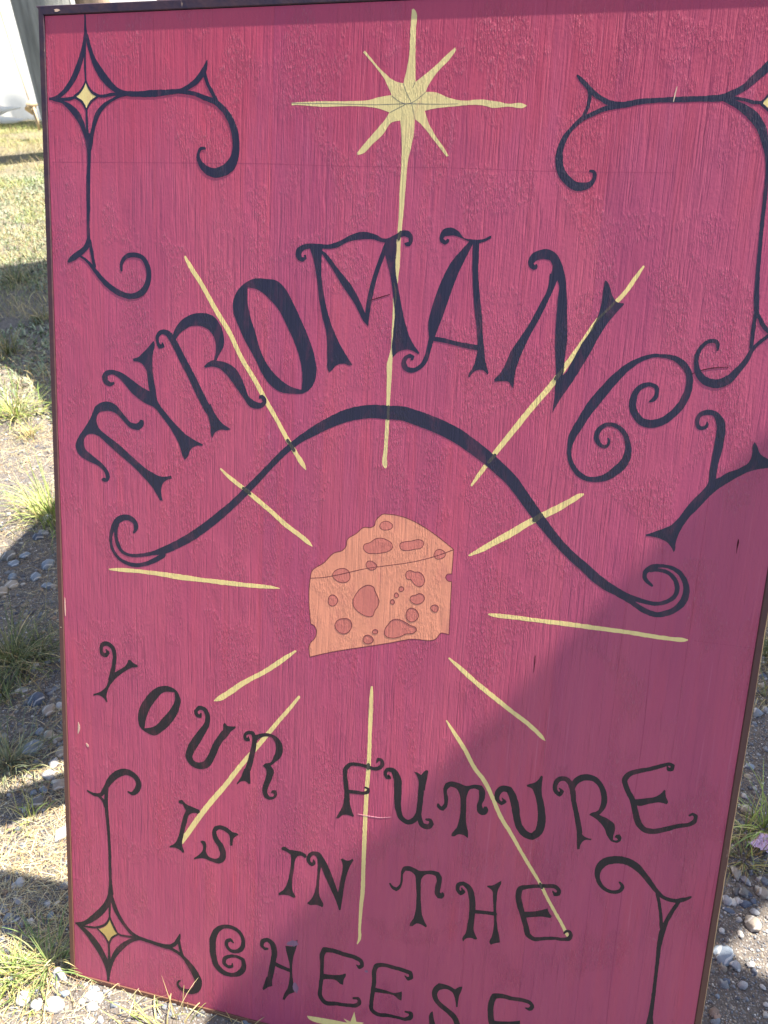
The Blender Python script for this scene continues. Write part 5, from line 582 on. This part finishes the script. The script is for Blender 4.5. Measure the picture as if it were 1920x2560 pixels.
# mitred trim strips: inner edge on the face boundary, 9 mm wide, 5 mm proud
TW, TF, TB = .0092, .0019, -.021
def trim(p0, p1, q0, q1):
    """inner edge p0-p1, outer edge q0-q1 (2D); wavy hand-planed outer edge, rounded arris"""
    n = 40; V = []; F = []
    for i in range(n + 1):
        t = i / n
        a = Vector(p0).lerp(Vector(p1), t); b = Vector(q0).lerp(Vector(q1), t)
        d = (b - a).normalized()
        wob = .00035 * noise.noise((a.x * 7, a.y * 7, 3.3))
        b = b + d * wob
        prof = [(a, TB), (a, TF - .0010), (a + d * .0010, TF), (b - d * .0014, TF), (b, TF - .0014), (b, TB)]
        V += [(p.x, p.y, z) for p, z in prof]
    for i in range(n):
        for k in range(6):
            k2 = (k + 1) % 6
            F.append((i * 6 + k, i * 6 + k2, (i + 1) * 6 + k2, (i + 1) * 6 + k))
    F.append(tuple(range(5, -1, -1))); F.append(tuple(n * 6 + k for k in range(6)))
    me = mesh('trim_strip', V, F)
    bm = bmesh.new(); bm.from_mesh(me); bmesh.ops.recalc_face_normals(bm, faces=bm.faces); bm.to_mesh(me); bm.free()
    return link('trim_strip', me, M['trim'], sign)
g = .0004
trim((-g, -g + .0002), (-g, SH + g), (-TW, -TW + .0002), (-TW, SH + TW))['label'] = 'left trim strip, purple-brown fading to brown'
trim((SW + g, -g + .0002), (SW + g, SH + g), (SW + TW, -TW), (SW + TW, SH + TW))['label'] = 'right trim strip with its outer edge rubbed bare'
trim((-g, SH + g * 2), (SW + g, SH + g * 2), (-TW - .0035, SH + TW + .003), (SW + TW, SH + TW + .003))['label'] = 'dark top trim strip with painted-in purple sky reflection'
trim((-g + .0004, -g), (SW + g - .0004, -g), (-TW + .0004, -TW), (SW + TW - .0004, -TW))['label'] = 'brown bottom trim strip'

# --- painted lettering, rays and ornaments: thin coats of paint lying on the planks
def smooth(pts, closed, step, corner):
    n = len(pts); D = len(pts[0]); out = []
    def is_corner(i):
        if not closed and i in (0, n - 1): return True
        a, b, c = pts[(i - 1) % n], pts[i], pts[(i + 1) % n]
        t = (math.atan2(c[1] - b[1], c[0] - b[0]) - math.atan2(b[1] - a[1], b[0] - a[0]) + math.pi) % (2 * math.pi) - math.pi
        return abs(math.degrees(t)) > corner
    cn = [is_corner(i) for i in range(n)]
    def tan(i):
        if cn[i]: return None
        a, b, c = pts[(i - 1) % n], pts[i], pts[(i + 1) % n]
        l1 = max(math.dist(a[:2], b[:2]), 1e-6); l2 = max(math.dist(b[:2], c[:2]), 1e-6)
        return [((b[k] - a[k]) / l1 * l2 + (c[k] - b[k]) / l2 * l1) / (l1 + l2) for k in range(D)]
    for i in range(n if closed else n - 1):
        p, q = pts[i], pts[(i + 1) % n]
        L = math.dist(p[:2], q[:2]); ch = [(q[k] - p[k]) / max(L, 1e-6) for k in range(D)]
        t0, t1 = tan(i), tan((i + 1) % n)
        if t0 is None and t1 is None: t0 = t1 = ch
        elif t0 is None: t0 = [1.5 * ch[k] - .5 * t1[k] for k in range(D)]
        elif t1 is None: t1 = [1.5 * ch[k] - .5 * t0[k] for k in range(D)]
        s = max(1, int(math.ceil(L / step)))
        for j in range(s):
            t = j / s
            h = (2 * t**3 - 3 * t * t + 1, t**3 - 2 * t * t + t, -2 * t**3 + 3 * t * t, t**3 - t * t)
            out.append(tuple(h[0] * p[k] + h[1] * L * t0[k] + h[2] * q[k] + h[3] * L * t1[k] for k in range(D)))
    if not closed: out.append(tuple(pts[-1]))
    return out

def wobble(x, y, w):
    """brush-edge unevenness in mm"""
    return w * (noise.noise((x * .16, y * .16, 2.0)) + .5 * noise.noise((x * .55, y * .55, 5.0)))

def inside_board(x, y): return -.2 < x < SW * 1000 + .2 and -.2 < y < SH * 1000 + .2

def paint_mesh(shapes, z0, col):
    """shapes in millimetres on the board -> one mesh, each stroke a hair above the last"""
    V, F = [], []
    z = z0
    def add(v, f):
        o = len(V); V.extend(v); F.extend([tuple(i + o for i in q) for q in f])
    clampx = lambda x: min(max(x, .3), SW * 1000 - .3)
    clampy = lambda y: min(max(y, .3), SH * 1000 - .3)
    for sh in shapes:
        kind, rest = sh.split(' ', 1)
        if kind == 'P':
            rings = [[tuple(float(a) for a in t.split(',')) for t in r.split()] for r in rest.split('|')]
            cor = 22 if col in ('cheese', 'brown') and len(rings[0]) > 40 else 50
            rings = [smooth(r, True, 2.0, cor) for r in rings]
            rr = []
            for r in rings:
                rr.append([Vector((clampx(x + wobble(x, y, .35)) / 1000, clampy(y + wobble(y, x, .35)) / 1000, z)) for x, y in r])
            tris = tessellate_polygon(rr)
            flat = [p for r in rr for p in r]
            add(flat, [t if (flat[t[1]] - flat[t[0]]).cross(flat[t[2]] - flat[t[0]]).z > 0 else t[::-1] for t in tris])
            o = 0
            for r in rr:       # skirt down to the wood
                m = len(r)
                sv = list(r) + [Vector((p.x, p.y, -.00002)) for p in r]
                add(sv, [(i, (i + 1) % m, m + (i + 1) % m, m + i) for i in range(m)])
        else:
            closed = kind == 'SC'
            p = [tuple(float(a) for a in t.split(',')) for t in rest.split()]
            p = smooth(p, closed, 1.6, 22 if closed and len(p) > 40 else 60)
            if not closed and p[0][2] > 1.2:        # rounded ends where the brush lifted
                def cap(a, b):
                    dx, dy = a[0] - b[0], a[1] - b[1]; l = math.hypot(dx, dy) or 1; w = a[2]
                    return [(a[0] + dx / l * w * k, a[1] + dy / l * w * k, w * m) for k, m in ((.25, .86), (.42, .55), (.5, .2))]
                p = cap(p[0], p[1])[::-1] + p + cap(p[-1], p[-2])
            m = len(p); Lh, Rh = [], []
            for i in range(m):
                a = p[i - 1] if (i or closed) else p[i]; b = p[(i + 1) % m] if (i < m - 1 or closed) else p[i]
                dx, dy = b[0] - a[0], b[1] - a[1]; l = math.hypot(dx, dy) or 1
                w = max(p[i][2], .25) / 2
                w1 = w + wobble(p[i][0], p[i][1], min(.45, w * .3)); w2 = w + wobble(p[i][1], p[i][0], min(.45, w * .3))
                Lh.append(((p[i][0] - dy / l * w1), (p[i][1] + dx / l * w1)))
                Rh.append(((p[i][0] + dy / l * w2), (p[i][1] - dx / l * w2)))
            v = []
            for a, b in zip(Lh, Rh):
                for (x, y) in (a, b): v.append(Vector((clampx(x) / 1000, clampy(y) / 1000, z)))
                for (x, y) in (a, b): v.append(Vector((clampx(x) / 1000, clampy(y) / 1000, -.00002)))
            f = []
            for i in range(m if closed else m - 1):
                a, b = i * 4, ((i + 1) % m) * 4
                f += [(a + 1, b + 1, b, a), (a, b, b + 2, a + 2), (a + 3, b + 3, b + 1, a + 1)]
            add(v, f)
        z += .000009
    return V, F

LEVEL = {'faint': .00003, 'pencil': .00011, 'yellow': .00006, 'dim_yellow': .00006, 'ochre': .00006, 'cheese': .00006, 'hole': .000085,
         'brown': .00011, 'navy': .00013, 'black': .00013, 'crack': .00023, 'ghost': .00022, 'chip': .00025, 'scratch': .00027}
cheese = None
for name, label, col, shapes in PAINT:
    V, F = paint_mesh(shapes, LEVEL[col], col)
    par = cheese if (cheese and name in ('cheese_hole', 'cheese_outline')) else sign
    o = link(name, mesh(name, V, F), M[col], par)
    if name == 'cheese_wedge': cheese = o
    if label: o['label'] = label

for cx, cy, r, z in ((20, 1517.5, 2.6, .0021), (431, 1516.5, 1.2, .0021), (-5, 640, 1.0, .0021), (1004.5, 880, 1.0, .0021)):
    pts = [((cx + r * 1.6 * math.cos(k) * (1 + .4 * math.sin(k * 3 + cx))) / 1000, (cy + r * .7 * math.sin(k)) / 1000, z) for k in [j * math.pi / 5 for j in range(10)]]
    link('paint_chip', mesh('paint_chip', pts, [tuple(range(10))]), M['chip'], sign)

# smudges of blue-grey paint, and raised brush hairs stuck in the coat
random.seed(5)
def blob(cx, cy, rx, ry, z, rot=0, n=26, rag=.35):
    pts = []
    for k in range(n):
        t = 2 * math.pi * k / n
        r = 1 + rag * noise.noise((math.cos(t) * 1.7 + cx, math.sin(t) * 1.7 + cy, 1.0)) + rag * .6 * noise.noise((math.cos(t) * 5 + cx, math.sin(t) * 5 + cy, 9))
        x, y = rx * r * math.cos(t), ry * r * math.sin(t)
        pts.append(((cx + x * math.cos(rot) - y * math.sin(rot)) / 1000, (cy + x * math.sin(rot) + y * math.cos(rot)) / 1000, z))
    return pts
SMUDGES = [(397.3, 163.1, 10, 5, 0.3), (404.3, 82.5, 5, 9, 0.2), (519.9, 144.3, 3, 2, 0)]

for cx, cy, rx, ry, rot in SMUDGES:
    p = blob(cx, cy, rx, ry, .00021, rot)
    V = p + [(x, y, -.00002) for x, y, z in p]; n = len(p)
    link('paint_smudge', mesh('paint_smudge', V, [tuple(range(n))] + [(i, i + n, (i + 1) % n + n, (i + 1) % n) for i in range(n)]), M['smudge'], sign)

# ------------------------------------------------------------------ prop post behind the sign, and added shadow casters
def prism(name, outline, z0, z1, mat, parent=None):
    n = len(outline)
    V = [(x, y, z0) for x, y in outline] + [(x, y, z1) for x, y in outline]
    F = [tuple(range(n - 1, -1, -1)), tuple(range(n, 2 * n))] + [(i, (i + 1) % n, (i + 1) % n + n, i + n) for i in range(n)]
    return link(name, mesh(name, V, F), mat, parent)

def box(name, x0, x1, y0, y1, z0, z1, mat, parent=None, c=.004):
    v, f = box_verts(x0, x1, y0, y1, z0, z1, c)
    return link(name, mesh(name, v, f), mat, parent)

prop = empty('prop_post', (.13, .60, -.02)); tag(prop, 'square wooden post behind the sign that it leans on', 'post')
box('post', -.032, .032, -.032, .032, 0, 1.33, M['prop_wood'], prop)
box('foot', -.10, .10, -.06, .06, 0, .045, M['prop_wood'], prop)

blocker = empty('canvas_blocker', (.12, .70, 0)); tag(blocker, 'added unseen canvas screen right behind the sign', 'blocker')  # added and unseen; sized so its shadow makes the shaded gravel patch
box('cloth', -.006, .006, .04, 2.1, -.01, 2.33, M['canvas'], blocker, .001)
for py in (.0, 2.12):
    box('pole', -.02, .02, py - .0, py + .04, -.02, 2.33, M['prop_wood'], blocker)

# added unseen cloths above head height, outlined to cast the wanted shade
def add_shadow_caster(label, pts, z=2.4):
    s = empty('shadow_caster', (0, 0, z)); tag(s, label, 'shade cloth', 'added unseen cloths that cast the shade')
    n = len(pts)
    prism('cloth', pts, -.003, .003, M['shadow_caster'], s)
    return s
add_shadow_caster("added unseen cloth that shades the lower right of the sign", [(1.0, 0.4), (1.034, 0.5436), (1.0563, 0.5498), (1.0786, 0.556), (1.1009, 0.5622), (1.1232, 0.5685), (1.1455, 0.5748), (1.1678, 0.5812), (1.1902, 0.5876), (1.2125, 0.594), (1.2348, 0.6004), (1.2571, 0.6069), (1.2794, 0.6135), (1.3017, 0.62), (1.324, 0.6266), (1.879, 0.829), (1.897, 0.812), (1.933, 0.797), (2.274, 0.74), (2.274, 0.46)], 1.72)
add_shadow_caster("added unseen cloth that shades the ground right of the sign", [(1.95, 1.0), (2.181, 1.048), (2.219, 1.099), (2.258, 1.144), (2.6, 1.25), (2.9, 1.4), (2.9, 3.2), (1.95, 3.2)])
add_shadow_caster("added unseen cloth that shades the ground left behind the sign", [(-2.143, 4.309), (-1.897, 4.608), (-1.665, 4.795), (-1.382, 4.918), (0.068, 2.562), (-0.23, 2.669), (-0.569, 3.015), (-0.841, 3.166), (-1.352, 3.35)])


# ------------------------------------------------------------------ background
def log(name, cx, cy, r0, r1, h, mat, seed, lean=(0, 0)):
    V, F = [], []; n, m = 40, 26
    for j in range(m + 1):
        t = j / m; z = -.1 + (h + .1) * t
        for i in range(n):
            a = 2 * math.pi * i / n
            r = (r0 * (1 - t) + r1 * t) * (1 + .05 * noise.noise((math.cos(a) * 4, math.sin(a) * 4, z * .6 + seed)) + .035 * noise.noise((math.cos(a) * 14, math.sin(a) * 14, z * 1.2 + seed)))
            if t < .12: r *= 1 + .10 * (1 - t / .12)
            V.append((cx + lean[0] * z + r * math.cos(a), cy + lean[1] * z + r * math.sin(a), z))
    for j in range(m):
        for i in range(n):
            F.append((j * n + i, j * n + (i + 1) % n, (j + 1) * n + (i + 1) % n, (j + 1) * n + i))
    F.append(tuple(m * n + i for i in range(n)))
    me = mesh(name, V, F); me.polygons.foreach_set('use_smooth', [True] * len(me.polygons))
    return link(name, me, mat)
tag(log('wooden_post', -5.085, 8.1, .285, .295, 3.0, M['old_wood'], 1.0), 'thick grey weathered wooden post behind the top left corner of the sign', 'post')
tag(log('wooden_post', -4.73, 8.5, .175, .185, 3.0, M['tan_wood'], 6.0), 'tan bark-striped post right of the thick grey one', 'post')

tent = empty('canvas_tent', (-8, 10.6, 0)); tag(tent, 'white canvas tent wall standing behind the grey post', 'tent')
def tent_wall():
    V, F = [], []; nxw, nz = 220, 40
    for j in range(nz + 1):
        t = j / nz; z = 2.7 * t**1.4
        for i in range(nxw + 1):
            x = -5 + 11 * i / nxw
            y = -.10 * math.exp(-z * 5) + .05 * noise.noise((x * 1.3, z * .25, 2.0)) + .10 * noise.noise((x * 2.6, z * 3.0, 5.0)) * math.exp(-z * 4)
            V.append((x, y, z + .02))
    w = nxw + 1
    for j in range(nz):
        for i in range(nxw): F.append((j * w + i, j * w + i + 1, (j + 1) * w + i + 1, (j + 1) * w + i))
    me = mesh('tent_wall', V, F); me.polygons.foreach_set('use_smooth', [True] * len(F))
    return link('tent_wall', me, M['canvas'], tent)
tent_wall()
def skirt_fold(x0, x1, y, z, r, seed):
    V, F = [], []; n, m = 60, 12
    for i in range(n + 1):
        t = i / n; x = x0 + (x1 - x0) * t
        rr = r * (.55 + .6 * abs(noise.noise((x * 1.9, seed, 0)))) * min(1, 6 * t, 6 * (1 - t) + .05)
        yy = y + .10 * noise.noise((x * 1.4, seed, 3)); zz = z + .05 * noise.noise((x * 1.7, seed, 8))
        for k in range(m):
            a = 2 * math.pi * k / m
            V.append((x, yy + rr * 1.5 * math.cos(a), zz + rr * math.sin(a) * (1 + .3 * noise.noise((x * 5, k, seed)))))
    for i in range(n):
        for k in range(m): F.append((i * m + k, i * m + (k + 1) % m, (i + 1) * m + (k + 1) % m, (i + 1) * m + k))
    me = mesh('cloth_fold', V, F); me.polygons.foreach_set('use_smooth', [True] * len(F))
    link('cloth_fold', me, M['canvas'], tent)
skirt_fold(-3.0, .75, -.35, .20, .13, 1.0)
skirt_fold(-3.5, .95, -.55, .08, .13, 4.0)

def tube(name, pts, r, mat, parent=None, n=8):
    V, F = [], []
    for i, p in enumerate(pts):
        p = Vector(p); a = Vector(pts[max(0, i - 1)]); b = Vector(pts[min(len(pts) - 1, i + 1)])
        u = (b - a).normalized(); w = u.cross(Vector((.3, .2, .93))).normalized(); t = u.cross(w)
        rr = r[i] if isinstance(r, list) else r
        V += [p + (w * math.cos(2 * math.pi * k / n) + t * math.sin(2 * math.pi * k / n)) * rr for k in range(n)]
    for i in range(len(pts) - 1):
        for k in range(n): F.append((i * n + k, i * n + (k + 1) % n, (i + 1) * n + (k + 1) % n, (i + 1) * n + k))
    F.append(tuple(range(n - 1, -1, -1))); F.append(tuple((len(pts) - 1) * n + k for k in range(n)))
    me = mesh(name, V, F); me.polygons.foreach_set('use_smooth', [True] * len(F))
    return link(name, me, mat, parent)
rope = empty("guy_rope", (0, 0, 0)); tag(rope, "pale guy rope with a thick knot between the tent and the grey post", "rope")
tube("line", [(-6.712, 9.6, 1.959), (-6.629, 9.5, 1.358), (-6.449, 9.3, 0.889), (-6.176, 9.0, 0.411)], .007, M["rope"], rope)
tube("knot", [(-6.172, 9.0, 0.424), (-6.153, 9.0, 0.38), (-6.19, 9.0, 0.336), (-6.12, 8.95, 0.305)], [.04, .075, .07, .04], M["rope"], rope)
tube("tail", [(-6.12, 8.95, 0.305), (-6.074, 8.9, 0.2), (-6.065, 8.9, 0.106)], .014, M["rope"], rope)
tube("tail", [(-6.102, 8.95, 0.358), (-6.056, 8.9, 0.222), (-6.062, 8.9, 0.133)], .012, M["rope"], rope)


# ------------------------------------------------------------------ gravel, straw and grass as uncountable cover
rng = np.random.default_rng(11)
def ico(sub):
    bm = bmesh.new(); bmesh.ops.create_icosphere(bm, subdivisions=sub, radius=1)
    V = np.array([v.co[:] for v in bm.verts]); F = np.array([[v.index for v in f.verts] for f in bm.faces]); bm.free()
    return V, F
def pebble_shape(V, seed, flat=.6, rough=.75):
    out = []
    for v in V:
        k = 1 + rough * noise.noise(Vector(v) * 1.3 + Vector((seed * 7.1, seed, 0))) + rough * .4 * noise.noise(Vector(v) * 3 + Vector((seed, 0, 3)))
        out.append((v[0] * k, v[1] * k * .8, v[2] * k * flat))
    return np.array(out)
PALETTE = np.array([(.125, .14, .165), (.20, .21, .22), (.15, .14, .135), (.30, .25, .19), (.50, .47, .42), (.065, .075, .10), (.24, .16, .12), (.10, .10, .10), (.17, .185, .21), (.62, .59, .55)])
PWT = np.array([.16, .16, .18, .15, .05, .08, .06, .09, .06, .01])

def regions(n):
    """random ground points in the parts that can be seen beside and in front of the sign"""
    k = int(n * .74)
    y = rng.beta(1.0, 1.7, k) * 3.1 - .32
    lo = -.34 - .76 * y; hi = .16 - .62 * y
    hi = np.where(y < .02, np.maximum(hi, .80), hi)
    x = lo + (hi - lo) * rng.random(k)
    m = n - k
    y2 = rng.uniform(-.05, 1.7, m); x2 = rng.uniform(.99, 1.28, m) + y2 * rng.uniform(0, .14, m)
    return np.concatenate([x, x2]), np.concatenate([y, y2])

def scatter(name, n, sub, s0, s1, power, label, bury=.0):
    BV, BF = ico(sub)
    shapes = [pebble_shape(BV, k + .5, .45 + .06 * (k % 6)) for k in range(10)]
    x, y = regions(n)
    size = s0 + (s1 - s0) * rng.random(n) ** power
    ang = rng.uniform(0, 2 * math.pi, n); pick = rng.integers(0, 10, n)
    ci = rng.choice(len(PALETTE), n, p=PWT / PWT.sum())
    nv = len(BV); V = np.zeros((n, nv, 3)); cc = np.zeros((n, nv, 3))
    for i in range(n):
        p = shapes[pick[i]] * size[i]
        c, s = math.cos(ang[i]), math.sin(ang[i])
        V[i, :, 0] = x[i] + p[:, 0] * c - p[:, 1] * s
        V[i, :, 1] = y[i] + p[:, 0] * s + p[:, 1] * c
        V[i, :, 2] = gh(x[i], y[i]) + p[:, 2] + size[i] * bury
        cc[i] = np.clip(PALETTE[ci[i]] * rng.uniform(.75, 1.2), 0, 1)
    F = (BF[None] + (np.arange(n) * nv)[:, None, None]).reshape(-1, 3)
    o = link(name, fast_mesh(name, V.reshape(-1, 3), F, cc.reshape(-1, 3), smooth=sub > 1), M['gravel'])
    return tag(o, label, 'gravel', kind='stuff')
scatter('gravel', 5600, 2, .0028, .0100, 3.6, 'mixed grey, blue and tan gravel strewn around the sign')
scatter('grit', 68000, 1, .0008, .0031, 1.7, 'fine grit and tiny pebbles covering the soil around the sign', .05)

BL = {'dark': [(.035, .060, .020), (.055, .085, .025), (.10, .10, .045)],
      'olive': [(.10, .11, .035), (.15, .13, .05), (.20, .13, .06)],
      'lime': [(.16, .24, .035), (.22, .30, .06), (.36, .34, .11), (.10, .17, .03)],
      'green': [(.075, .135, .035), (.10, .17, .05), (.17, .21, .07), (.22, .20, .09)],
      'grey': [(.10, .13, .085), (.15, .17, .11), (.20, .19, .12)],
      'straw': [(.38, .29, .14), (.48, .38, .20), (.28, .19, .09), (.17, .20, .06)],
      'litter': [(.58, .47, .26), (.70, .59, .36), (.46, .33, .16), (.36, .20, .10), (.30, .26, .18)],
      'silver': [(.12, .17, .12), (.19, .24, .17), (.09, .13, .065), (.24, .26, .19)]}

def blades(roots, lengths, widths, dirs, rise, bend, cols, seg=5):
    """ribbon blades; dirs = unit xy, rise = start elevation angle, bend = downward curl"""
    n = len(roots); V = np.zeros((n, (seg + 1) * 2, 3)); C = np.zeros((n, (seg + 1) * 2, 3))
    p = roots.copy(); el = rise.copy(); side = np.stack([-dirs[:, 1], dirs[:, 0], np.zeros(n)], 1)
    tw = rng.uniform(-.6, .6, n)
    for k in range(seg + 1):
        t = k / seg
        w = (widths * (1 - t) ** .6 * (1 if k else .8))[:, None] * .5
        sd = side * np.cos(tw)[:, None] + np.array([0, 0, 1]) * np.sin(tw)[:, None]
        V[:, 2 * k] = p - sd * w; V[:, 2 * k + 1] = p + sd * w
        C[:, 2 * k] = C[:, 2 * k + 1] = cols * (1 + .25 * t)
        step = (lengths / seg)[:, None]
        p = p + step * np.stack([dirs[:, 0] * np.cos(el), dirs[:, 1] * np.cos(el), np.sin(el)], 1)
        el = el - bend / seg
    base = np.arange(n)[:, None, None] * (seg + 1) * 2
    f = np.array([(2 * k, 2 * k + 1, 2 * k + 3, 2 * k + 2) for k in range(seg)])
    F = (base + f[None]).reshape(-1, 4)
    return V.reshape(-1, 3), F, np.clip(C.reshape(-1, 3), 0, 1)

def pick_cols(key, n, j=.2):
    P = np.array(BL[key]); return P[rng.integers(0, len(P), n)] * rng.uniform(1 - j, 1 + j, (n, 1))

# straw litter lying on the ground, in drifts
n = 20000
x, y = regions(n * 2)
keep = np.array([(noise.noise((a * 2.2, b * 2.2, 9.0)) + (.22 if a < .9 else -.35) > rng.uniform(-.45, .5)) for a, b in zip(x, y)])
# the gravelly shaded patch on the left carries little straw
keep &= ~((x > -.95) & (x < -.30) & (y > .42) & (y < 1.25) & (rng.random(len(x)) > .22))
x, y = x[keep][:n], y[keep][:n]; n = len(x)
a = rng.uniform(0, 2 * math.pi, n)
roots = np.stack([x, y, np.array([gh(p, q) for p, q in zip(x, y)]) + rng.uniform(.001, .006, n)], 1)
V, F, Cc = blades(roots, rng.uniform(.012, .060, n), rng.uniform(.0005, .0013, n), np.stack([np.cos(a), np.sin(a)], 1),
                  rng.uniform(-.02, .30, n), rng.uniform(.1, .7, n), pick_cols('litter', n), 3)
V[:, 2] = np.maximum(V[:, 2], -.008)
tag(link('straw_litter', fast_mesh('straw_litter', V, F, Cc), M['blade']), 'dry straw and pine needles strewn over the soil', 'straw', kind='stuff')

# dry grass and silver-green ground cover further back on the left
def cover(name, n, key, x0, x1, y0, y1, l0, l1, w0, w1, rise0, thr, label, fs=1.3):
    # only near the wedge that shows left of the sign
    y = y0 + (y1 - y0) * rng.random(n * 2) ** .85
    lo = -.45 - .80 * y; hi = .25 - .62 * y
    x = lo + (hi - lo) * rng.random(n * 2)
    k = np.array([noise.noise((p * fs, q * fs, 3.0 + len(key))) > thr for p, q in zip(x, y)])
    x, y = x[k][:n], y[k][:n]; n = len(x)
    a = rng.uniform(0, 2 * math.pi, n)
    roots = np.stack([x, y, np.array([gh(p, q) for p, q in zip(x, y)]) - .002], 1)
    V, F, Cc = blades(roots, rng.uniform(l0, l1, n), rng.uniform(w0, w1, n), np.stack([np.cos(a), np.sin(a)], 1),
                      rng.uniform(rise0, 1.5, n), rng.uniform(.2, 1.6, n), pick_cols(key, n), 4)
    tag(link(name, fast_mesh(name, V, F, Cc), M['blade']), label, 'grass', kind='stuff')
cover('dry_grass', 22000, 'straw', -8.5, 0, 2.1, 10.4, .03, .11, .0015, .004, .3, -.20, 'dry straw-coloured grass on the lot behind the sign')
cover('green_grass', 9000, 'lime', -8.5, 0, 4.6, 10.4, .03, .11, .0015, .004, .5, .02, 'patchy green grass in front of the tent')
cover('ground_cover', 16000, 'silver', -6.5, 0, 1.9, 7.2,   .015, .045, .006, .014, .1, -.22, 'silver-green leafy ground cover left behind the sign', 1.0)
cover('sprouting_grass', 2600, 'green', -3.0, 0, 1.2, 4.2, .02, .06, .001, .003, .5, .12, 'thin green grass sprouting between the ground cover')

for x, y, h, w, key, n, label in TUFTS:
    t = empty('grass_tuft', (x, y, gh(x, y))); tag(t, label, 'grass', 'grass tufts around the sign')
    n = int(n * 1.25)
    for part, cnt, kk in (('blades', n, key), ('dry_blades', max(6, int(n * .55)), 'straw')):
        a = rng.uniform(0, 2 * math.pi, cnt); r = np.abs(rng.normal(0, .38, cnt)) * w
        roots = np.stack([r * np.cos(a), r * np.sin(a), np.full(cnt, -.004)], 1)
        a2 = a + rng.normal(0, .6, cnt)
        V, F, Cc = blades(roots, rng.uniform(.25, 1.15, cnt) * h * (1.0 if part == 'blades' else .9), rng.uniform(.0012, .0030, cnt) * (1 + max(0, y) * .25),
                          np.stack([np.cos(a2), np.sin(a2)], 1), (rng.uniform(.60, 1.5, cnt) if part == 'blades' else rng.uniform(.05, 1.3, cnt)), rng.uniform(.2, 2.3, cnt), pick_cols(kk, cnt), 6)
        link_part = link(part, fast_mesh(part, V, F, Cc, smooth=True), M['blade'], t); link_part['kind'] = 'stuff'

# ------------------------------------------------------------------ single stones
SV, SF = ico(3)
def stone_mesh(seed, kind, a, b):
    flat = {'flat': .30, 'round': .62, 'slab': .55}[kind]
    out = []
    for v in SV:
        p = Vector(v)
        k = 1 + .30 * noise.noise(p * 1.1 + Vector((seed * 3.7, 0, 0))) + .16 * noise.noise(p * 2.7 + Vector((0, seed * 1.9, 0))) + .05 * noise.noise(p * 7 + Vector((0, seed, 0)))
        p = p * k
        if kind == 'slab':      # clip by a few random planes for a broken look
            rs = random.Random(seed)
            for _ in range(6):
                nrm = Vector((rs.uniform(-1, 1), rs.uniform(-1, 1), rs.uniform(-.6, 1))).normalized(); dd = rs.uniform(.52, .80)
                e = p.dot(nrm) - dd
                if e > 0: p = p - nrm * e * .92
        if kind == 'flat': p.z = math.copysign(abs(p.z) ** .8, p.z)
        out.append((p.x * a, p.y * b, p.z * min(a, b) * flat * (1.25 if kind != 'flat' else 1)))
    me = fast_mesh('stone', np.array(out), SF, smooth=True)
    return me
for i, (x, y, a, b, col, kind, label) in enumerate(STONES):
    me = stone_mesh(i + 1.0, kind, a * .56, b * .60)
    o = link('stone', me, SM[col])
    zr = {'flat': .14, 'round': .30, 'slab': .30}[kind]
    o.location = (x, y, gh(x, y) + min(a, b) * .5 * zr)
    o.rotation_euler = (random.uniform(-.12, .12), random.uniform(-.12, .12), random.uniform(-.4, .4))
    tag(o, label, 'stone', 'stones lying round the sign')

# ------------------------------------------------------------------ crumpled pink tissue, right
TX, TY = 1.183, 0.512
def crumple():
    V, F = [], []; n = 26
    rs = random.Random(8)
    for L in range(5):
        o = len(V); ph = rs.uniform(0, 6); sc = rs.uniform(.016, .021); ox, oy = rs.uniform(-.006, .006), rs.uniform(-.006, .006)
        for i in range(n + 1):
            for j in range(n + 1):
                u, v = i / n * 2 - 1, j / n * 2 - 1
                x = u * sc + ox + .005 * noise.noise((u * 2.2, v * 2.2, ph)); y = v * sc * .9 + oy + .005 * noise.noise((u * 2.2, v * 2.2, ph + 5))
                z = .006 + L * .003 + .012 * abs(noise.noise((u * 2.6 + ph, v * 2.6, 1))) + .006 * abs(noise.noise((u * 6 + ph, v * 6, 1))) - .010 * (u * u + v * v) * .6
                V.append((x, y, z))
        for i in range(n):
            for j in range(n):
                uu, vv = (i + .5) / n * 2 - 1, (j + .5) / n * 2 - 1
                if math.hypot(uu, vv) < .82 + .25 * noise.noise((math.atan2(vv, uu) * 1.6, ph, 0)):
                    a = o + i * (n + 1) + j; F.append((a, a + n + 1, a + n + 2, a + 1))
    return V, F
V, F = crumple()
tis = link('pink_tissue', mesh('pink_tissue', V, F), M['tissue'])
tis.location = (TX, TY, gh(TX, TY) + .004)
tag(tis, 'crumpled pale pink tissue lying in the grass right of the sign', 'tissue')
